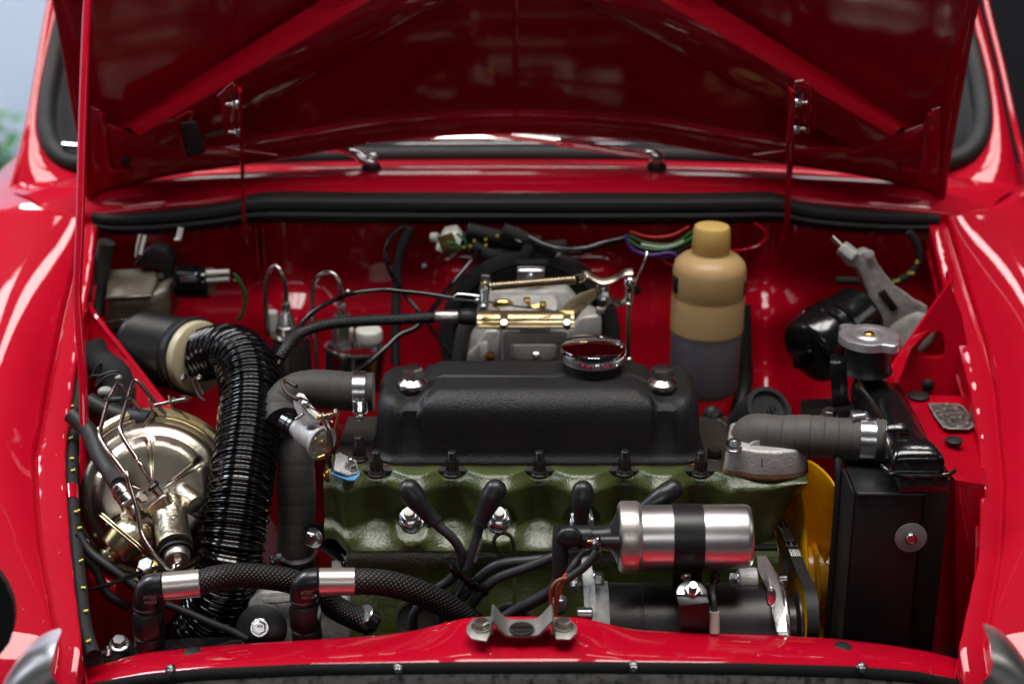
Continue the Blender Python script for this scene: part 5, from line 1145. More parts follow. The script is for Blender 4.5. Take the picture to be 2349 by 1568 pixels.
tag(put('engine_tower', prism([B1(690, 1370, -.20), B1(900, 1290, -.20), B1(1640, 1235, -.19), B1(1640, 1330, -.21), B1(690, 1460, -.235)], (0, .02, -.02)), BLACKPAINT, bevel=.002), 'black steel cross bracket just behind the front panel on the left', 'bracket')
tag(put('starter_cable', hose([B1(1110, 1030, -.19), B1(1260, 1090, -.19), B1(1420, 1160, -.19), B1(1560, 1215, -.19), B1(1660, 1270, -.195)], lambda t: .0040, 12, .003), RUBBER), 'ribbed black cable slanting down under the braided hose', 'cable')
for pts, lab in ((((525, 560, -.15), (600, 680, -.16), (740, 790, -.17), (890, 900, -.175), (1000, 1000, -.18)), 'thin black cable looping below the servo valve'), (((540, 700, -.13), (640, 800, -.13), (720, 960, -.14), (860, 1050, -.15)), 'black cable deep in the lower left corner')):
    tag(put('black_cable', hose([B1(*p) for p in pts], .0050, 12, .005), RUBBER), lab, 'cable')
rd_ = thing('horn_bracket', 'red painted bracket under the brake servo valve', 'bracket', B1(680, 920, -.11))
put('bracket', prism([B1(580, 780, -.10), B1(680, 850, -.11), B1(780, 900, -.12), B1(770, 990, -.13), B1(680, 950, -.12), B1(600, 860, -.11)], (0, .006, 0)), REDIN, rd_, bevel=.002)
put('bracket_bolt', ball(B1(575, 625, -.10), .006, 12), STEEL, rd_)
# ================================================================== radiator, fan and belt at the right
rad = thing('radiator', 'black radiator with glossy top tank standing beside the right wing', 'radiator', P(2050, 1300, -.06))
zb = RA(1700, 790, -.145).z
bxL, bxR = RA(1443, 790, -.145).x, RA(2012, 790, -.145).x
put('side_plate', box(((bxL + bxR) / 2, -.145 + .0015, zb - .17), (bxR - bxL, .003, .34)), SATIN, rad, bevel=.0008)
put('shroud_top', prism([V((bxL, -.142, zb)), V((RA(1800, 790, -.142).x, -.142, zb)), V((RA(1800, 790, -.142).x, -.055, zb)), V((bxL, -.055, zb))], (0, 0, -.0025)), SATIN, rad, bevel=.0008)
put('folded_edge', hose([V((bxL + .001, -.1455, zb - .0015)), V((RA(2040, 790, -.145).x, -.1455, zb - .0015))], .0022, 8, .02), SATIN, rad)
put('core', box(((RA(2020, 800, -.11).x + RA(2225, 800, -.11).x) / 2, -.02, zb - .18), (RA(2225, 800, -.11).x - RA(2020, 800, -.11).x, .19, .36)), DARK, rad, bevel=.001)
fins = [box((RA(2120, 800, -.115).x, -.1165, zb - .02 - .006 * i), (.045, .002, .0012)) for i in range(48)]
xs_ = bxL; r_ = []
put('shroud', loft([[V((bxL - .002, -.1445, zb - .30)), V((bxL - .002, -.1445, zb)), V((bxL - .002, -.09, zb)), V((bxL - .002, -.09, zb - .30))],
                    [V((bxL - .004, -.136, zb - .30)), V((bxL - .004, -.136, zb + .0)), V((bxL - .004, -.09, zb + .0)), V((bxL - .004, -.09, zb - .30))],
                    [V((bxL - .006, -.105, zb - .30)), V((bxL - .006, -.100, zb + .004)), V((bxL - .006, -.085, zb + .006)), V((bxL - .006, -.085, zb - .30))]], caps=False), RUBBER, rad, solid=.002)
put('shroud_rim', hose([V((bxL - .007, -.097, zb - .30)), V((bxL - .007, -.095, zb - .1)), V((bxL - .007, -.092, zb - .02)), V((bxL - .008, -.082, zb + .008)), V((bxL - .004, -.050, zb + .016))], .0045, 8, .01), RUBBER, rad)
# top tank: front end rounded, running back to the filler neck
def tank_ring(cx, w, Y, zt, zbm, rr):
    return [V((cx + x, Y, (zt + zbm) / 2 + z)) for x, z in rrect(w, zt - zbm, rr, 5)]
def at_(pxl, pxr, py, Y):
    a, b = P(pxl, py, Y), P(pxr, py, Y); return (a.x + b.x) / 2, b.x - a.x, a.z
secs = []
for (pl, pr, pt, Y, h, rr, dx) in ((2056, 2166, 1062, -.148, .016, .006, 0), (2050, 2170, 1046, -.146, .026, .010, 0), (2044, 2168, 1030, -.140, .032, .012, 0), (2034, 2150, 1008, -.122, .038, .012, 0), (2030, 2128, 990, -.100, .042, .013, 0), (2020, 2112, 955, -.066, .044, .015, 0), (2000, 2096, 918, -.028, .045, .017, 0), (1978, 2072, 882, .004, .045, .019, 0), (1955, 2050, 862, .026, .045, .02, 0), (1945, 2035, 852, .046, .040, .018, 0)):
    cx, w, zt = at_(pl, pr, pt, Y); secs.append(tank_ring(cx, w, Y, zt, zt - h, rr))
tank = put('top_tank', loft(secs), BLACKPAINT, rad, subd=1, smooth=70)
cx, w, zt = at_(2040, 2140, 1030, -.13)
put('tank_swage', strip([RA(1700, 240, -.104), RA(1760, 240, -.106), RA(1900, 240, -.106)], .010, .005, (0, 1, .7)), BLACKPAINT, tank, bevel=.002)
qx = [RA(1808, 650, -.149), RA(2230, 650, -.149)]
sk_ = put('tank_skirt', prism([RA(1808, 645, -.149), RA(2228, 645, -.149), RA(2228, 792, -.149), RA(1808, 792, -.149)], (0, .25, 0)), BLACKPAINT, rad, bevel=.001)
put('skirt_lip', hose([RA(1660, 560, -.12), RA(1720, 610, -.14), RA(1800, 638, -.150), RA(2000, 646, -.151), RA(2200, 640, -.150), RA(2275, 615, -.145), RA(2290, 590, -.13)], .0022, 8, .006), BLACKPAINT, sk_)
for x in (1932, 2128):
    put('rivet', lathe(RA(x, 690, -.149), (0, -1, 0), [(0, .0055), (.001, .0052), (.002, .003), (.0022, .001)], 14), DARKSTEEL, sk_)
put('overflow_strap', strip([M3(1110, 960, .0), M3(1100, 1020, -.004), M3(1120, 1300, -.012)], .018, .002, XX), BLACKPAINT, rad, bevel=.0006)
nk = P(1990, 812, .02); nk = V((P(1991, 800, .022).x, .022, secs[8][0].z))
zc = P(1993, 790, .022).z
put('filler_neck', lathe(V((nk.x, .022, zc - .030)), ZZ, [(0, .0285), (.003, .0272), (.006, .0255), (.031, .0255)], 36), SATIN, rad)
cc_ = V((P(1992, 775, .022).x, .022, zc + .002)); n = 72; prof = [(0, .93), (.001, 1.0), (.0075, 1.0), (.0095, .985), (.0102, .94), (.0106, .62), (.0092, .56), (.0090, .46), (.0112, .40), (.0114, .30), (.0098, .24), (.0098, .02)]
rg = []
for s, q in prof:
    ring = []
    for k in range(n):
        a = 2 * math.pi * k / n; r = .0325
        if q > .9:
            for e in (R(127), R(-53)):
                d = abs((a - e + math.pi) % (2 * math.pi) - math.pi); r += .0075 * max(0, 1 - (d / .24) ** 4) if d < .24 else -.0012 * max(0, 1 - ((d - .42) / .18) ** 2)
        ring.append(cc_ + V((math.cos(a) * r * q, math.sin(a) * r * q, s)))
    rg.append(ring)
capo = put('radiator_cap', loft(rg), mat('cap alloy', (.74, .73, .77), .34, .85, bump=[(140, .08)]), rad, smooth=50)
put('cap_rivet', ball(cc_ + ZZ * .0108, .0060, 18, (1, 1, .45)), BRASS, capo)
for txt, ang, rr, sz in (('ROTARY', 20, .024, .0042), ('CAUTION', 250, .023, .0038)):
    a = R(ang); words('stamping', {'ROTARY': '- - - -', 'CAUTION': '- - -'}[txt], cc_ + V((math.cos(a) * rr, math.sin(a) * rr, .0108)), (-math.sin(a), math.cos(a), 0), (-math.cos(a), -math.sin(a), 0), sz, MACHINED, capo, .0002)
# frosted washer with socket bolt on the side plate
wv = RA(1907, 1170, -.1455)
fw_ = put('frosted_washer', lathe(wv, (0, -1, 0), [(0, .0165), (.0015, .0165), (.0019, .0158)], 48), DISC, rad)
put('socket_bolt', lathe(wv - YY * .0019, (0, -1, 0), [(0, .0072), (.002, .0070), (.0040, .0058), (.0046, .0042), (.003, .0036), (.003, .0005)], 24), STEEL, fw_)

# ---- fan and pulley
Yp, zp = .015, P(1950, 1326, .015).z
fan = thing('fan', 'yellow painted engine fan and pulley between engine and radiator', 'fan', V((P(1880, 1326, Yp).x, Yp, zp)))
def FXX(rx): return RA(rx, 1200, Yp).x
xp = FXX(795)
put('pulley', lathe(V((xp - .016, Yp, zp)), XX, [(0, .03), (.001, .078), (.003, .085), (.0055, .0855), (.007, .084), (.010, .076), (.020, .076), (.023, .084), (.025, .0845), (.027, .081), (.028, .03)], 72), YELLOW, fan)
put('hub', lathe(V((xp + .010, Yp, zp)), XX, [(0, .039), (.004, .0415), (FXX(1205) - xp - .01, .0415), (FXX(1235) - xp - .01, .030), (FXX(1240) - xp - .01, .004)], 40), YELLOW, fan)
xf = FXX(1085)
for k in range(3):
    a0 = R(100 + 120 * k)
    rws = []
    for j in range(9):
        r = lerp(.036, .150, j / 8); tw = R(lerp(34, 20, j / 8)); c = lerp(.040, .085, min(1, j / 5)) * .5; row = []
        for u in (-1, -.5, 0, .5, 1):
            tang = u * c * math.cos(tw); ax = u * c * math.sin(tw) + .006 * (1 - u * u)
            a = a0 + tang / r
            row.append(V((xf + ax, Yp + math.cos(a) * r, zp + math.sin(a) * r)))
        rws.append(row)
    put('blade', grid(rws), YELLOW, fan, solid=.004, subd=1, smooth=60)
put('disc', lathe(V((.3015, Yp, zp)), XX, [(0, .03), (.0005, .05), (.003, .085), (.008, .125), (.0105, .146), (.0125, .150), (.0138, .148), (.012, .125), (.007, .08), (.004, .03)], 72), YELLOW, fan, smooth=60)
put('spider', lathe(V((xf - .004, Yp, zp)), XX, [(0, .02), (.0005, .056), (.005, .058), (.0055, .02)], 6), YELLOW, fan, bevel=.002)
# water pump body behind the pulley, with bolts
wp = thing('water_pump', 'dull cast water pump nose behind the yellow pulley', 'pump', RA(620, 1380, -.02))
put('body', lathe(RA(480, 1420, -.03), XX, [(0, .030), (.012, .030), (.018, .022), (.045, .020), (.060, .02)], 32), GREYCAST, wp)
put('pump_bolt', join(lathe(RA(575, 1200, -.03), XX, [(0, .0115), (.006, .0115)], 20), hexnut(RA(600, 1205, -.03), XX, .0085, .010)), STEEL, wp)
# belt: loop over the pump pulley and the dynamo pulley
c1, rA = (Yp, zp), .0800
c2, rB = (Yd + .026, da.z + .002), .031
dY_, dZ_ = c2[0] - c1[0], c2[1] - c1[1]; D_ = math.hypot(dY_, dZ_); th0 = math.atan2(dZ_, dY_); al = math.acos((rA - rB) / D_)
loop = []
for i in range(33): a = th0 + al + (2 * math.pi - 2 * al) * i / 32; loop.append((c1[0] + rA * math.cos(a), c1[1] + rA * math.sin(a), math.cos(a), math.sin(a)))
for i in range(17): a = th0 - al + 2 * al * i / 16; loop.append((c2[0] + rB * math.cos(a), c2[1] + rB * math.sin(a), math.cos(a), math.sin(a)))
xbl = xp - .0035; wb = .0062
def bring(off, x): return [V((x, y + off * ny, z + off * nz)) for y, z, ny, nz in loop]
B0 = [bring(.0022, xbl - wb), bring(.0022, xbl + wb), bring(-.004, xbl + wb * .7), bring(-.004, xbl - wb * .7)]
nL = len(loop); vs = sum(B0, []); fs = []
for r in range(4):
    for k in range(nL): fs.append((r * nL + k, r * nL + (k + 1) % nL, ((r + 1) % 4) * nL + (k + 1) % nL, ((r + 1) % 4) * nL + k))
belt = thing('fan_belt', 'black fan belt with white printed lettering on the yellow pulley', 'belt', V((xbl, c1[0], c1[1])))
put('belt', (vs, fs), BELT, belt, smooth=50)
# find which straight run is the upper one, print there
tA = V((0, c1[0] + rA * math.cos(th0 - al), c1[1] + rA * math.sin(th0 - al))); tB = V((0, c2[0] + rB * math.cos(th0 - al), c2[1] + rB * math.sin(th0 - al)))
tA2 = V((0, c1[0] + rA * math.cos(th0 + al), c1[1] + rA * math.sin(th0 + al))); tB2 = V((0, c2[0] + rB * math.cos(th0 + al), c2[1] + rB * math.sin(th0 + al)))
if tA2.z > tA.z: tA, tB = tA2, tB2
run = (tB - tA).normalized(); nb = V((0, -run.z, run.y)); nb = nb if nb.z > 0 else -nb
def onbelt(s, u): return tA + run * s + nb * .0027 + V((xbl + u, 0, 0))
SR = (tB - tA).length
def find_s(py):      # where along the run a picture row falls
    best = min((abs((lambda p: 784 - (p - CAM).dot(UP) / (p - CAM).dot(FWD) * FX)(onbelt(s * SR / 200, 0)) - py), s * SR / 200) for s in range(-60, 201)); return best[1]
s_a, s_b = find_s(1200), find_s(1250)
sm_ = (s_a + s_b) / 2
for u in (-.0030, .0030):
    words('lettering', 'GATES AUTO MA', onbelt(sm_, u), -run, (-1, 0, 0), .0052, PRINT, belt, .0001)
    put('print_bracket', join(*[strip([onbelt(a, u + e), onbelt(b, u + f)], .0004, .0002, nb.cross(onbelt(b, u + f) - onbelt(a, u + e))) for a, b, e, f in ((s_a - .006, s_b + .001, -.0026, -.0026), (s_a - .006, s_b + .001, .0026, .0026), (s_b + .001, s_b + .00101, -.0026, .0026))]), PRINT, belt)
s0 = find_s(1258)
for i in range(2):
    for j, u in enumerate((-.0035, .0008, .0047)):
        c = onbelt(s0 + .0055 + i * .0095, u)
        q = put('print_square', prism([c + V((-.0018 if j < 2 else -.0012, 0, 0)) - run * .0042, c + V((.0018 if j < 2 else .0010, 0, 0)) - run * .0042, c + V((.0018 if j < 2 else .0010, 0, 0)) + run * .0042, c + V((-.0018 if j < 2 else -.0012, 0, 0)) + run * .0042], nb * .0001), PRINT, belt)
        put('print_mark', strip([c + nb * .0002 - run * .003, c + nb * .0002 + V((.0006, 0, 0)), c + nb * .0002 + run * .003], .0012, .0001, XX), DARK, q)
# engine steady and hose cap behind the top hose
cup = thing('rubber_cup', 'round black rubber breather cup behind the grey top hose', 'breather', M3(560, 1320, .06))
ccd = (V((.35, -.62, .72))).normalized(); cq = M3(520, 1420, .03)
put('cup', lathe(cq, ccd, [(-.01, .025), (.02, .027), (.040, .0275), (.043, .0268), (.043, .022), (.038, .020), (.037, .003)], 36), RUBBER, cup)
for k in range(5): put('moulded_rib', box(cq + ccd * .039 + V((.008 * (k - 2) * .5, 0, .002 * (k - 2))), (.002, .014, .003)), RUBBER, cup, bevel=.0008)
sl_ = thing('steady_bar', 'steel steady rod with black rubber boot behind the rocker cover end', 'rod', M3(290, 1400, .06))
put('rod', cyl(M3(290, 1400, .07), M3(410, 1500, .02), .0066, 20), STEEL, sl_)
put('boot', lathe(M3(230, 1330, .085), M3(330, 1440, .06) - M3(230, 1330, .085), [(0, .008), (.005, .0108), (.009, .0095), (.014, .0118), (.018, .009)], 24), RUBBER, sl_)
put('collar', lathe(M3(200, 1350, .09), (1, -.6, -.5), [(0, .009), (.006, .010)], 14), STEEL, sl_)
rbk = thing('radiator_bracket', 'black radiator support bracket with zinc bolt behind the top hose', 'bracket', M3(1000, 1330, .03))
put('plate', prism([M3(850, 1275, .05), M3(1080, 1265, .05), M3(1250, 1290, .04), M3(1250, 1380, .02), M3(850, 1380, .02)], (0, .004, .002)), BLACKPAINT, rbk, bevel=.001)
put('bolt', join(lathe(M3(1038, 1372, .02), ZZ, [(0, .0108), (.0012, .0108)], 24), hexnut(M3(1038, 1368, .02), ZZ, .0078, .0085, .2), lathe(M3(1038, 1316, .02), ZZ, [(0, .0045), (.001, .0043)], 16)), STEEL, rbk)

# ================================================================== washer bottle
wb_ = thing('washer_bottle', 'amber plastic washer bottle half full of blue fluid at the bulkhead', 'bottle', P(1617, 900, .2))
def P2(px, py, Y): return P(px, py, Y)
Yw = .215; bb_ = P(1612, 898, Yw); tt_ = P(1629, 590, Yw); ax = (tt_ - bb_); hb_ = ax.length; ax.normalize()
rw = M(82, bb_)
put('shell', lathe(bb_, ax, [(-.002, .01), (-.003, rw * .86), (.004, rw * .96), (.01, rw), (hb_ * .45, rw * 1.0), (hb_ * .72, rw * 1.0), (hb_ * .73, rw * .988), (hb_ * .74, rw), (hb_ * .91, rw * 1.0), (hb_ * .965, rw * .95), (hb_ * 1.005, rw * .78), (hb_ * 1.03, rw * .52), (hb_ * 1.06, rw * .46)], 48), BOTTLE, wb_)
put('fluid', lathe(bb_, ax, [(.002, rw * .8), (.006, rw * .92), (.012, rw * .965), (hb_ * .50, rw * .965), (hb_ * .502, rw * .5), (hb_ * .502, rw * .01)], 40), FLUID, wb_)
ct = bb_ + ax * hb_ * 1.05
put('cap', lathe(ct, ax, [(0, rw * .50), (.002, rw * .525), (.026, rw * .50), (.030, rw * .46), (.032, rw * .3), (.032, .001)], 36), BOTTLECAP, wb_)
for x, y in ((1551, 649), (1700, 656)): put('clip', box(P(x, y, Yw - .01), (.008, .020, .020)), SATIN, wb_, bevel=.002)
put('rear_hose', hose([P(1702, 700, .25), P(1704, 800, .24), P(1706, 880, .23), P(1690, 960, .2)], .011, 12, .01), RUBBER, wb_)

# ================================================================== wiper motor
wm = thing('wiper_motor', 'grey alloy wiper motor with black cylinder by the right bulkhead corner', 'motor', P(2000, 760, .2))
Ym = .21
arm_ = [(735, 235), (780, 195), (900, 165), (960, 135), (1010, 140), (1040, 190), (1075, 270), (1160, 390), (1260, 510), (1400, 600), (1500, 680), (1600, 720), (1590, 790), (1620, 800), (1640, 900), (1560, 1080), (1400, 1160), (1230, 1200), (1100, 900), (1010, 720), (960, 560), (900, 400), (850, 320), (760, 300)]
put('casting', prism([WM(x, y, Ym) for x, y in arm_], (0, .03, -.006)), GREYCAST, wm, bevel=.005, seg=3)
put('gear_dome', lathe(WM(1420, 980, Ym + .002), (-.15, -1, .25), [(-.002, .0300), (.002, .0295), (.005, .0275), (.0075, .025), (.0085, .015), (.009, .001)], 48), GREYCAST, wm, smooth=50)
put('arm_rib', strip([WM(1110, 560, Ym - .001), WM(1260, 760, Ym - .001)], .009, .003, (1, 0, .7)), DARKSTEEL, wm, bevel=.001)
put('lug', lathe(WM(985, 180, Ym - .002), (0, -1, .2), [(0, .006), (.002, .006), (.003, .0035)], 18), GREYCAST, wm)
put('rack_tube', cyl(WM(600, 0, Ym + .02), WM(720, 120, Ym + .01), .0042, 14), PIPE, wm)
put('rack_nut', lathe(WM(690, 100, Ym + .012), WM(860, 240, Ym) - WM(690, 100, Ym + .012), [(0, .0085), (.002, .0100), (.020, .0100), (.022, .0085)], 6), GREYCAST, wm, bevel=.001)
e0, e1 = WM(890, 800, Ym + .01), WM(330, 1220, Ym - .045)
md = (e1 - e0).normalized(); ml = (e1 - e0).length
put('motor_body', lathe(e0, md, [(k * ml, r * .84) for k, r in ((0, .044), (.06, .0455), (.34, .0455), (.36, .050), (.44, .051), (.46, .047), (.56, .047), (.575, .052), (.62, .053), (.64, .050), (.92, .050), (.97, .047), (1, .040), (1, .001))], 48), BLACKPAINT, wm)
put('end_connector', box(e1 + md * .004 + V((-.004, 0, -.004)), (.018, .014, .02)), GLOSSBLACK, wm, bevel=.002)
put('terminal', box(WM(300, 870, Ym - .01), (.018, .006, .022), Matrix.Rotation(R(35), 3, 'Y')), STEEL, wm, bevel=.001)
lm2 = thing('wiper_loom', 'black taped wiper loom with yellow tracer looping behind the wiper motor', 'loom', WM(1480, 300, .26))
lp2 = [WM(x, y, .27) for x, y in ((1400, -60), (1470, 40), (1510, 150), (1500, 260), (1440, 360), (1330, 440), (1240, 470), (1000, 470), (800, 450), (640, 450))]
put('tape', hose(lp2, .0046, 12, .01), FABRIC, lm2)
put('tracer', join(*[strip([WM(x, y, .261), WM(x + 14, y + 18, .261)], .004, .001, XX) for x, y in ((1400, 360), (1435, 365), (1280, 440), (1240, 452), (1480, 250))]), YFLECK, lm2, kind='stuff')
# ================================================================== carburettor, air box and linkage
ab = thing('air_cleaner', 'round matt black air cleaner case behind the carburettor', 'air cleaner', P(1215, 730, .26))
put('case', lathe(P(1214, 760, .285), (0, -1, .10), [(0, .096), (.004, .110), (.026, .112), (.030, .110), (.032, .100), (.030, .094), (.020, .090)], 72), RUBBER, ab)
put('clip_block', box(C1(1225, 195, .232), (.040, .014, .006)), SATIN, ab, bevel=.002)
put('spring_clip', join(prism([C1(1110, 228, .225), C1(1330, 228, .225), C1(1330, 330, .222), C1(1110, 330, .222)], (0, .004, 0)), prism([C1(1120, 238, .222), C1(1320, 238, .222), C1(1320, 262, .218), C1(1120, 262, .218)], (0, .004, 0))), STEEL, ab, bevel=.001)
put('clip_rivet', ball(C1(1218, 310, .216), .0042, 14, (1, .6, 1)), STEEL, ab)
cb_ = thing('carburettor', 'cast alloy carburettor behind the rocker cover with lettered float lid', 'carburettor', C1(1250, 850, .17))
Yc = .165
put('throat', prism([C1(900, 420, .215), C1(1500, 420, .215), C1(1620, 560, .215), C1(1780, 640, .21), C1(1760, 1010, .19), C1(720, 1010, .19), C1(760, 700, .21)], (0, .035, .0)), ALLOY, cb_, bevel=.006)
put('choke_plate', lathe(C1(1200, 540, .20), (0, -.35, 1), [(-.004, .034), (0, .036), (.003, .034), (.003, .001)], 40), GREYCAST, cb_)
put('choke_screw', join(lathe(C1(1190, 490, .195), (0, -.9, .4), [(0, .0036), (.0025, .0044), (.003, .003)], 14), lathe(C1(1315, 522, .195), (0, -.9, .4), [(0, .0036), (.0025, .0044), (.003, .003)], 14), strip([C1(1190, 500, .196), C1(1240, 545, .194), C1(1315, 530, .196)], .004, .0015, (0, 1, 1))), BRASS, cb_)
put('choke_flap', ball(C1(1000, 520, .20), .013, 18, (1, .5, .5)), BRASS, cb_)
fb = put('float_chamber', loft([[C1(x, y, Y) for x, y in ((990, 740), (1010, 722), (1480, 722), (1510, 740), (1500, 1020), (980, 1020))] for Y in (.20,)] + [
    [C1(x, y, .158) for x, y in ((990, 745), (1012, 728), (1478, 728), (1508, 745), (1498, 1020), (985, 1020))],
    [C1(x, y, .152) for x, y in ((1005, 765), (1025, 750), (1465, 750), (1490, 765), (1480, 1015), (1000, 1015))]]), ALLOY, cb_, bevel=.003, seg=3)
put('float_boss', loft([[C1(x, y, .156) for x, y in ((1058, 840), (1075, 822), (1420, 822), (1440, 840), (1435, 940), (1390, 985), (1110, 985), (1060, 940))],
                        [C1(x, y, .142) for x, y in ((1062, 844), (1080, 828), (1415, 828), (1434, 846), (1430, 936), (1385, 978), (1115, 978), (1066, 936))],
                        [C1(x, y, .139) for x, y in ((1080, 856), (1092, 842), (1400, 842), (1418, 856), (1414, 930), (1375, 966), (1122, 966), (1082, 930))]]), ALLOY, fb, bevel=.002)
put('side_casting', loft([[C1(x, y, Y) for x, y in ((860, 720), (980, 720), (990, 1020), (700, 1020), (720, 900), (800, 830))] for Y in (.20, .170)]), ALLOY, cb_, bevel=.005, seg=3)
put('rib', strip([C1(850, 820, .168), C1(855, 900, .165), C1(860, 980, .163)], .010, .006, (1, 0, 0)), ALLOY, cb_, bevel=.002)
put('side_casting', loft([[C1(x, y, Y) for x, y in ((1520, 720), (1600, 620), (1760, 600), (1770, 760), (1640, 860), (1530, 900))] for Y in (.215, .180)]), ALLOY, cb_, bevel=.005, seg=3)
put('brass_jet', join(lathe(C1(906, 950, .148), (0, -.35, 1), [(0, .0060), (.0055, .0060), (.0065, .0054)], 24), box(C1(906, 918, .1458), (.0115, .0014, .0008))), BRASS, cb_)
put('lid_screw', lathe(C1(1262, 920, .140), (0, -.6, .8), [(-.004, .0044), (.001, .0048), (.0042, .0046), (.005, .0034)], 18), STEEL, fb)
tagp = put('name_tag', box(C1(1253, 730, .150), (.036, .004, .0065)), ALLOY, fb, bevel=.0006)
words('lettering', 'WEBER', C1(1253, 730, .1476), (-1, 0, 0), (0, .0, 1), .0075, GREYCAST, fb, .0005)
# gold cable bracket
gk = thing('throttle_bracket', 'bright gold zinc throttle cable bracket above the carburettor', 'bracket', C1(1180, 640, .14))
def fold(y0, y1, Y0, Y1): return prism([C1(805, y0, Y0), C1(1555, y0, Y0), C1(1545, y1, Y1), C1(808, y1, Y1)], (0, .002, .001))
rws = []
for (yt, Y) in ((575, .155), (590, .150), (618, .145), (640, .142), (652, .143), (660, .1425), (680, .138), (705, .134), (716, .136)):
    rws.append([C1(lerp(803, 1558, i / 16), yt - 4, Y + .0) for i in range(17)])
put('channel', grid(rws), GOLDPLATE, gk, solid=.0014, smooth=60)
put('flange', prism([C1(900, 578, .155), C1(1400, 580, .155), C1(1440, 570, .155), C1(1500, 520, .155), C1(1600, 440, .155), C1(1730, 398, .155), C1(1740, 470, .155), C1(1700, 510, .155), C1(1640, 560, .155), C1(1560, 655, .15), C1(900, 600, .155)], (0, .002, 0)), GOLDPLATE, gk, bevel=.0005)
put('end_flange', prism([C1(812, 590, .15), C1(822, 540, .15), C1(860, 540, .15), C1(900, 575, .152), C1(900, 600, .152), C1(815, 600, .15)], (0, .002, 0)), GOLDPLATE, gk)
for x in (1010, 1502):
    put('saddle', prism([C1(x - 30, 595, .140), C1(x + 32, 595, .140), C1(x + 34, 650, .136), C1(x - 32, 650, .136)], (0, -.0015, 0)), mat('dull saddle', (.36, .32, .2), .35, 1) if x < 1200 else bpy.data.materials['dull saddle'], gk, bevel=.0006)
    put('saddle_screw', join(lathe(C1(x, 690, .132), (0, -.55, .85), [(-.003, .0044), (.002, .0050), (.0055, .0050), (.0068, .004)], 20), box(C1(x, 672, .1285), (.0086, .0012, .0008), Matrix.Rotation(R(20), 3, 'Y'))), mat('pale zinc', (.62, .58, .5), .25, 1) if x < 1200 else bpy.data.materials['pale zinc'], gk)
post = put('cable_post', prism([C1(832, 292, .14), C1(905, 300, .14), C1(905, 380, .14), C1(885, 520, .138), C1(880, 560, .138), C1(828, 560, .138), C1(818, 400, .14)], (0, .006, 0)), STEEL, gk, bevel=.001)
put('post_screw', join(threads(C1(858, 400, .132), C1(862, 555, .132) - C1(858, 400, .132), .0046, .0225), ball(C1(800, 495, .132), .0034, 12), ball(C1(850, 545, .130), .0048, 12)), STEEL, post)
# return spring
sp = thing('return_spring', 'long coiled return spring stretched above the gold bracket', 'spring', C1(1240, 350, .14))
put('coil', helix(C1(905, 385, .138), C1(1570, 330, .138), M(29 * .2928 , C1(1200, 350, .138)), 50, .00115, 6, 12), mat('bronze spring', (.46, .38, .27), .28, 1), sp)
put('hook', hose([C1(905, 372, .138), C1(870, 355, .134), C1(838, 360, .134), C1(835, 420, .136)], .0013, 6, .002), GOLDPLATE, sp)
put('hook', hose([C1(1570, 298, .138), C1(1640, 292, .138), C1(1650, 320, .137), C1(1620, 350, .137), C1(1600, 352, .138)], .0013, 6, .002), GOLDPLATE, sp)
# throttle levers and link rod
lk = thing('throttle_linkage', 'brass coloured throttle levers with silver ball joint and link rod', 'linkage', C1(1900, 400, .14))
put('lever', strip(spline([C1(1600, 310, .145), C1(1650, 285, .144), C1(1720, 320, .142), C1(1790, 345, .140), C1(1880, 320, .140), C1(1960, 275, .140), C1(2020, 268, .140)], 5), .010, .002, (0, 1, .5)), GOLD, lk, bevel=.0004)
put('pivot', join(lathe(C1(1785, 370, .150), (0, -.6, -.55), [(0, .0066), (.002, .0078), (.004, .0068), (.006, .0078), (.008, .0072), (.010, .0060), (.012, .0068), (.0135, .0055)], 26)), GOLD, lk)
put('pivot_nut', join(hexnut(C1(1790, 440, .136), (0, -.6, -.6), .0070, .0066, .3), lathe(C1(1792, 475, .130), (0, -.6, -.6), [(0, .0038), (.004, .0035)], 14)), STEEL, lk)
put('lower_lever', strip(spline([C1(1745, 585, .145), C1(1800, 560, .144), C1(1850, 490, .144), C1(1910, 520, .144), C1(1960, 480, .144), C1(1985, 450, .144)], 5), .012, .002, (.2, 1, .4)), GOLD, lk, bevel=.0004)
put('lever_tab', prism([C1(1735, 545, .142), C1(1810, 545, .142), C1(1810, 600, .140), C1(1730, 600, .140)], (0, .003, 0)), GOLD, lk, bevel=.0006)
put('ball_joint', ball(C1(1997, 350, .132), .0072, 24), CHROME, lk)
put('socket', lathe(C1(1997, 385, .132), C1(1985, 540, .132) - C1(1997, 385, .132), [(0, .0040), (.002, .0048), (.016, .0044), (.0185, .0040), (.019, .0048), (.0205, .0048), (.021, .0034)], 20), CHROME, lk)
put('rod', cyl(C1(1988, 520, .132), C1(1984, 960, .128), .0026, 14), PIPE, lk)
put('rod_end', ball(C1(1990, 960, .126), .0042, 14), STEEL, lk)
put('wire', hose([C1(2045, 335, .138), C1(2090, 240, .14), C1(2120, 160, .145), C1(2132, 115, .15)], .0014, 8, .004), STEEL, lk)
put('side_cam', lathe(C1(2045, 410, .14), (.5, -.8, 0), [(0, .0062), (.002, .0062), (.003, .003)], 16), DARKSTEEL, lk)
